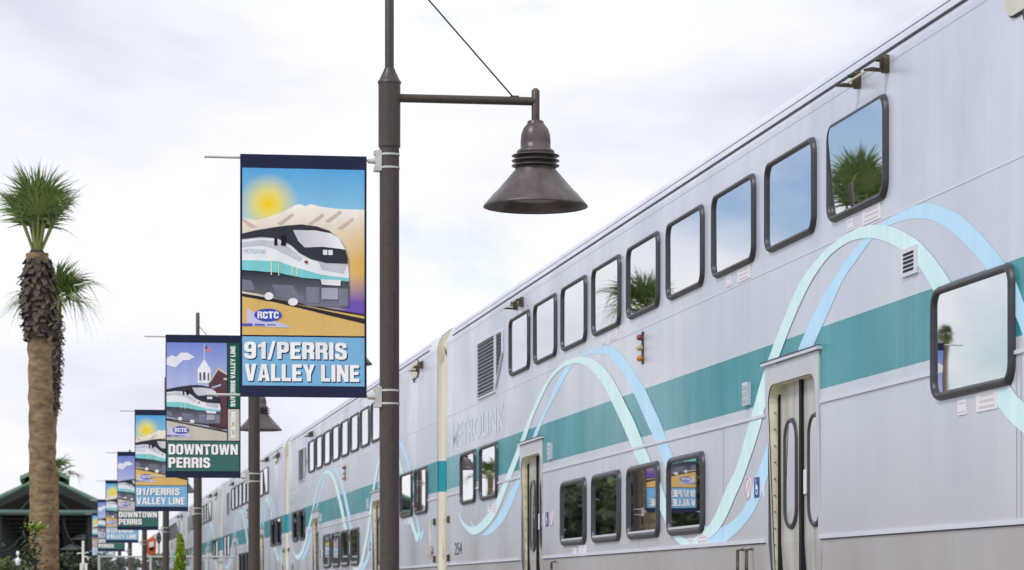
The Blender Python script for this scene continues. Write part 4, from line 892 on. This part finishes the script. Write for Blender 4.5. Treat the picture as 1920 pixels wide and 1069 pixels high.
# ------------------------------------------------------------------ small white things at the left foot
YW = 72.; mw = (YW / ray(155, 1030)[1]) / F; zw = lambda py: zz_(py, mw)
wp = thing('white_post', 'white slender post with bent side arm below the first banner', 'post', (px_place(156, YW), YW, GZ))
M_WP = mat('white_enamel', (236, 236, 230), .45)
MB().tube([(0, 0, 0), (0, 0, zw(1014))], 2.3 * mw, 12).build('shaft', M_WP, wp)
MB().tube([(0, 0, zw(1044)), (6 * mw, 0, zw(1044)), (9 * mw, 0, zw(1046)), (9 * mw, 0, zw(1050))], 1.3 * mw, 8).build('side_arm', M_WP, wp)
MB().tube([(-12 * mw, 0, zw(1038)), (10 * mw, 0, zw(1036))], .9 * mw, 8).build('cross_arm', M_WP, wp)
for dx in (-4, 5): MB().box(((dx - 2) * mw, -.1, 0), ((dx + 2.5) * mw, .1, zw(1056))).build('control_box', M_WP, wp)
YG = 64.; mg = (YG / ray(33, 1045)[1]) / F; zg = lambda py: zz_(py, mg)
gl_ = thing('globe_lamp', 'small white globe lamp over a bell-shaped shade beside the sapling', 'lamp', (px_place(33.5, YG), YG, GZ))
MB().lathe([(.03, 0), (.025, zg(1058))], n=12).build('post', M_DARK, gl_)
MB().lathe([(1.5 * mg, zg(1061)), (4 * mg, zg(1058)), (4.6 * mg, zg(1052)), (4.4 * mg, zg(1049)), (2 * mg, zg(1047)), (1 * mg, zg(1044))], n=20).build('bell_shade', M_WP, gl_)
MB().lathe([(.5 * mg, zg(1042.5)), (2.4 * mg, zg(1041)), (3.3 * mg, zg(1037.5)), (2.4 * mg, zg(1034)), (.5 * mg, zg(1032.7))], n=20).build('globe', M_WP, gl_)
MB().tube([(-5 * mg, 0, zg(1050)), (9 * mg, 0, zg(1050))], .6 * mg, 8).build('cross_arm', M_WP, gl_)
# ------------------------------------------------------------------ parked blue car at the left edge
YB = 60.; xb = px_place(13, YB) - .86; pc = thing('parked_car', 'dark blue parked car beside the shrubs at the canopy', 'car', (xb, YB, GZ))
M_BLUEC = mat('blue_car_paint', (34, 48, 128), .25, .2, coat=.6)
ctop = ZC + (VY - 1061) * ((YB / ray(5, 1060)[1]) / F) - GZ
sk_ = MB(); secs = [(0, .5, .72, .80), (.12, .32, .9, .86), (1.2, .3, .98, .88), (3.2, .3, 1.0, .88), (4.3, .32, .92, .85), (4.45, .5, .8, .8)]
for i in range(len(secs) - 1):
    (a, z0, z1, hw), (b, w0, w1, hv) = secs[i], secs[i + 1]
    sk_.add([(-hw, a, z0), (hw, a, z0), (hw, a, z1), (-hw, a, z1), (-hv, b, w0), (hv, b, w0), (hv, b, w1), (-hv, b, w1)], [(0, 1, 5, 4), (1, 2, 6, 5), (2, 3, 7, 6), (3, 0, 4, 7)] + ([(0, 1, 2, 3)] if i == 0 else []) + ([(4, 5, 6, 7)] if i == len(secs) - 2 else []))
sk_.build('body', M_BLUEC, pc)
cb = MB(); cb.add([(-.8, .5, .93), (.8, .5, .93), (.8, 3.3, .95), (-.8, 3.3, .95), (-.62, 1.15, ctop), (.62, 1.15, ctop), (.62, 2.6, ctop + .01), (-.62, 2.6, ctop + .01)], [(0, 1, 5, 4), (1, 2, 6, 5), (2, 3, 7, 6), (3, 0, 4, 7)]).build('windows', M_GLASS, pc)
MB().prism([(-.66, ctop - .02), (.66, ctop - .02), (.6, ctop + .035), (-.6, ctop + .035)], 1.08, 2.66, 'y').build('roof', M_BLUEC, pc)
for xw in (-.86, .66):
    for yw in (.85, 3.5):
        wl = MB().lathe([(.2, 0), (.31, .01), (.32, .05), (.32, .15), (.31, .19), (.2, .2)], n=20).build('wheel', M_BLACK, pc); wl.matrix_basis = Matrix.Translation((xw, yw, .32)) @ Matrix.Rotation(math.pi / 2, 4, 'Y')
for sx in (-.62, .62): MB().box((sx - .14, -.02, .6), (sx + .14, .03, .72)).build('tail_light', mat('tail_red', (150, 30, 30), .3), pc)
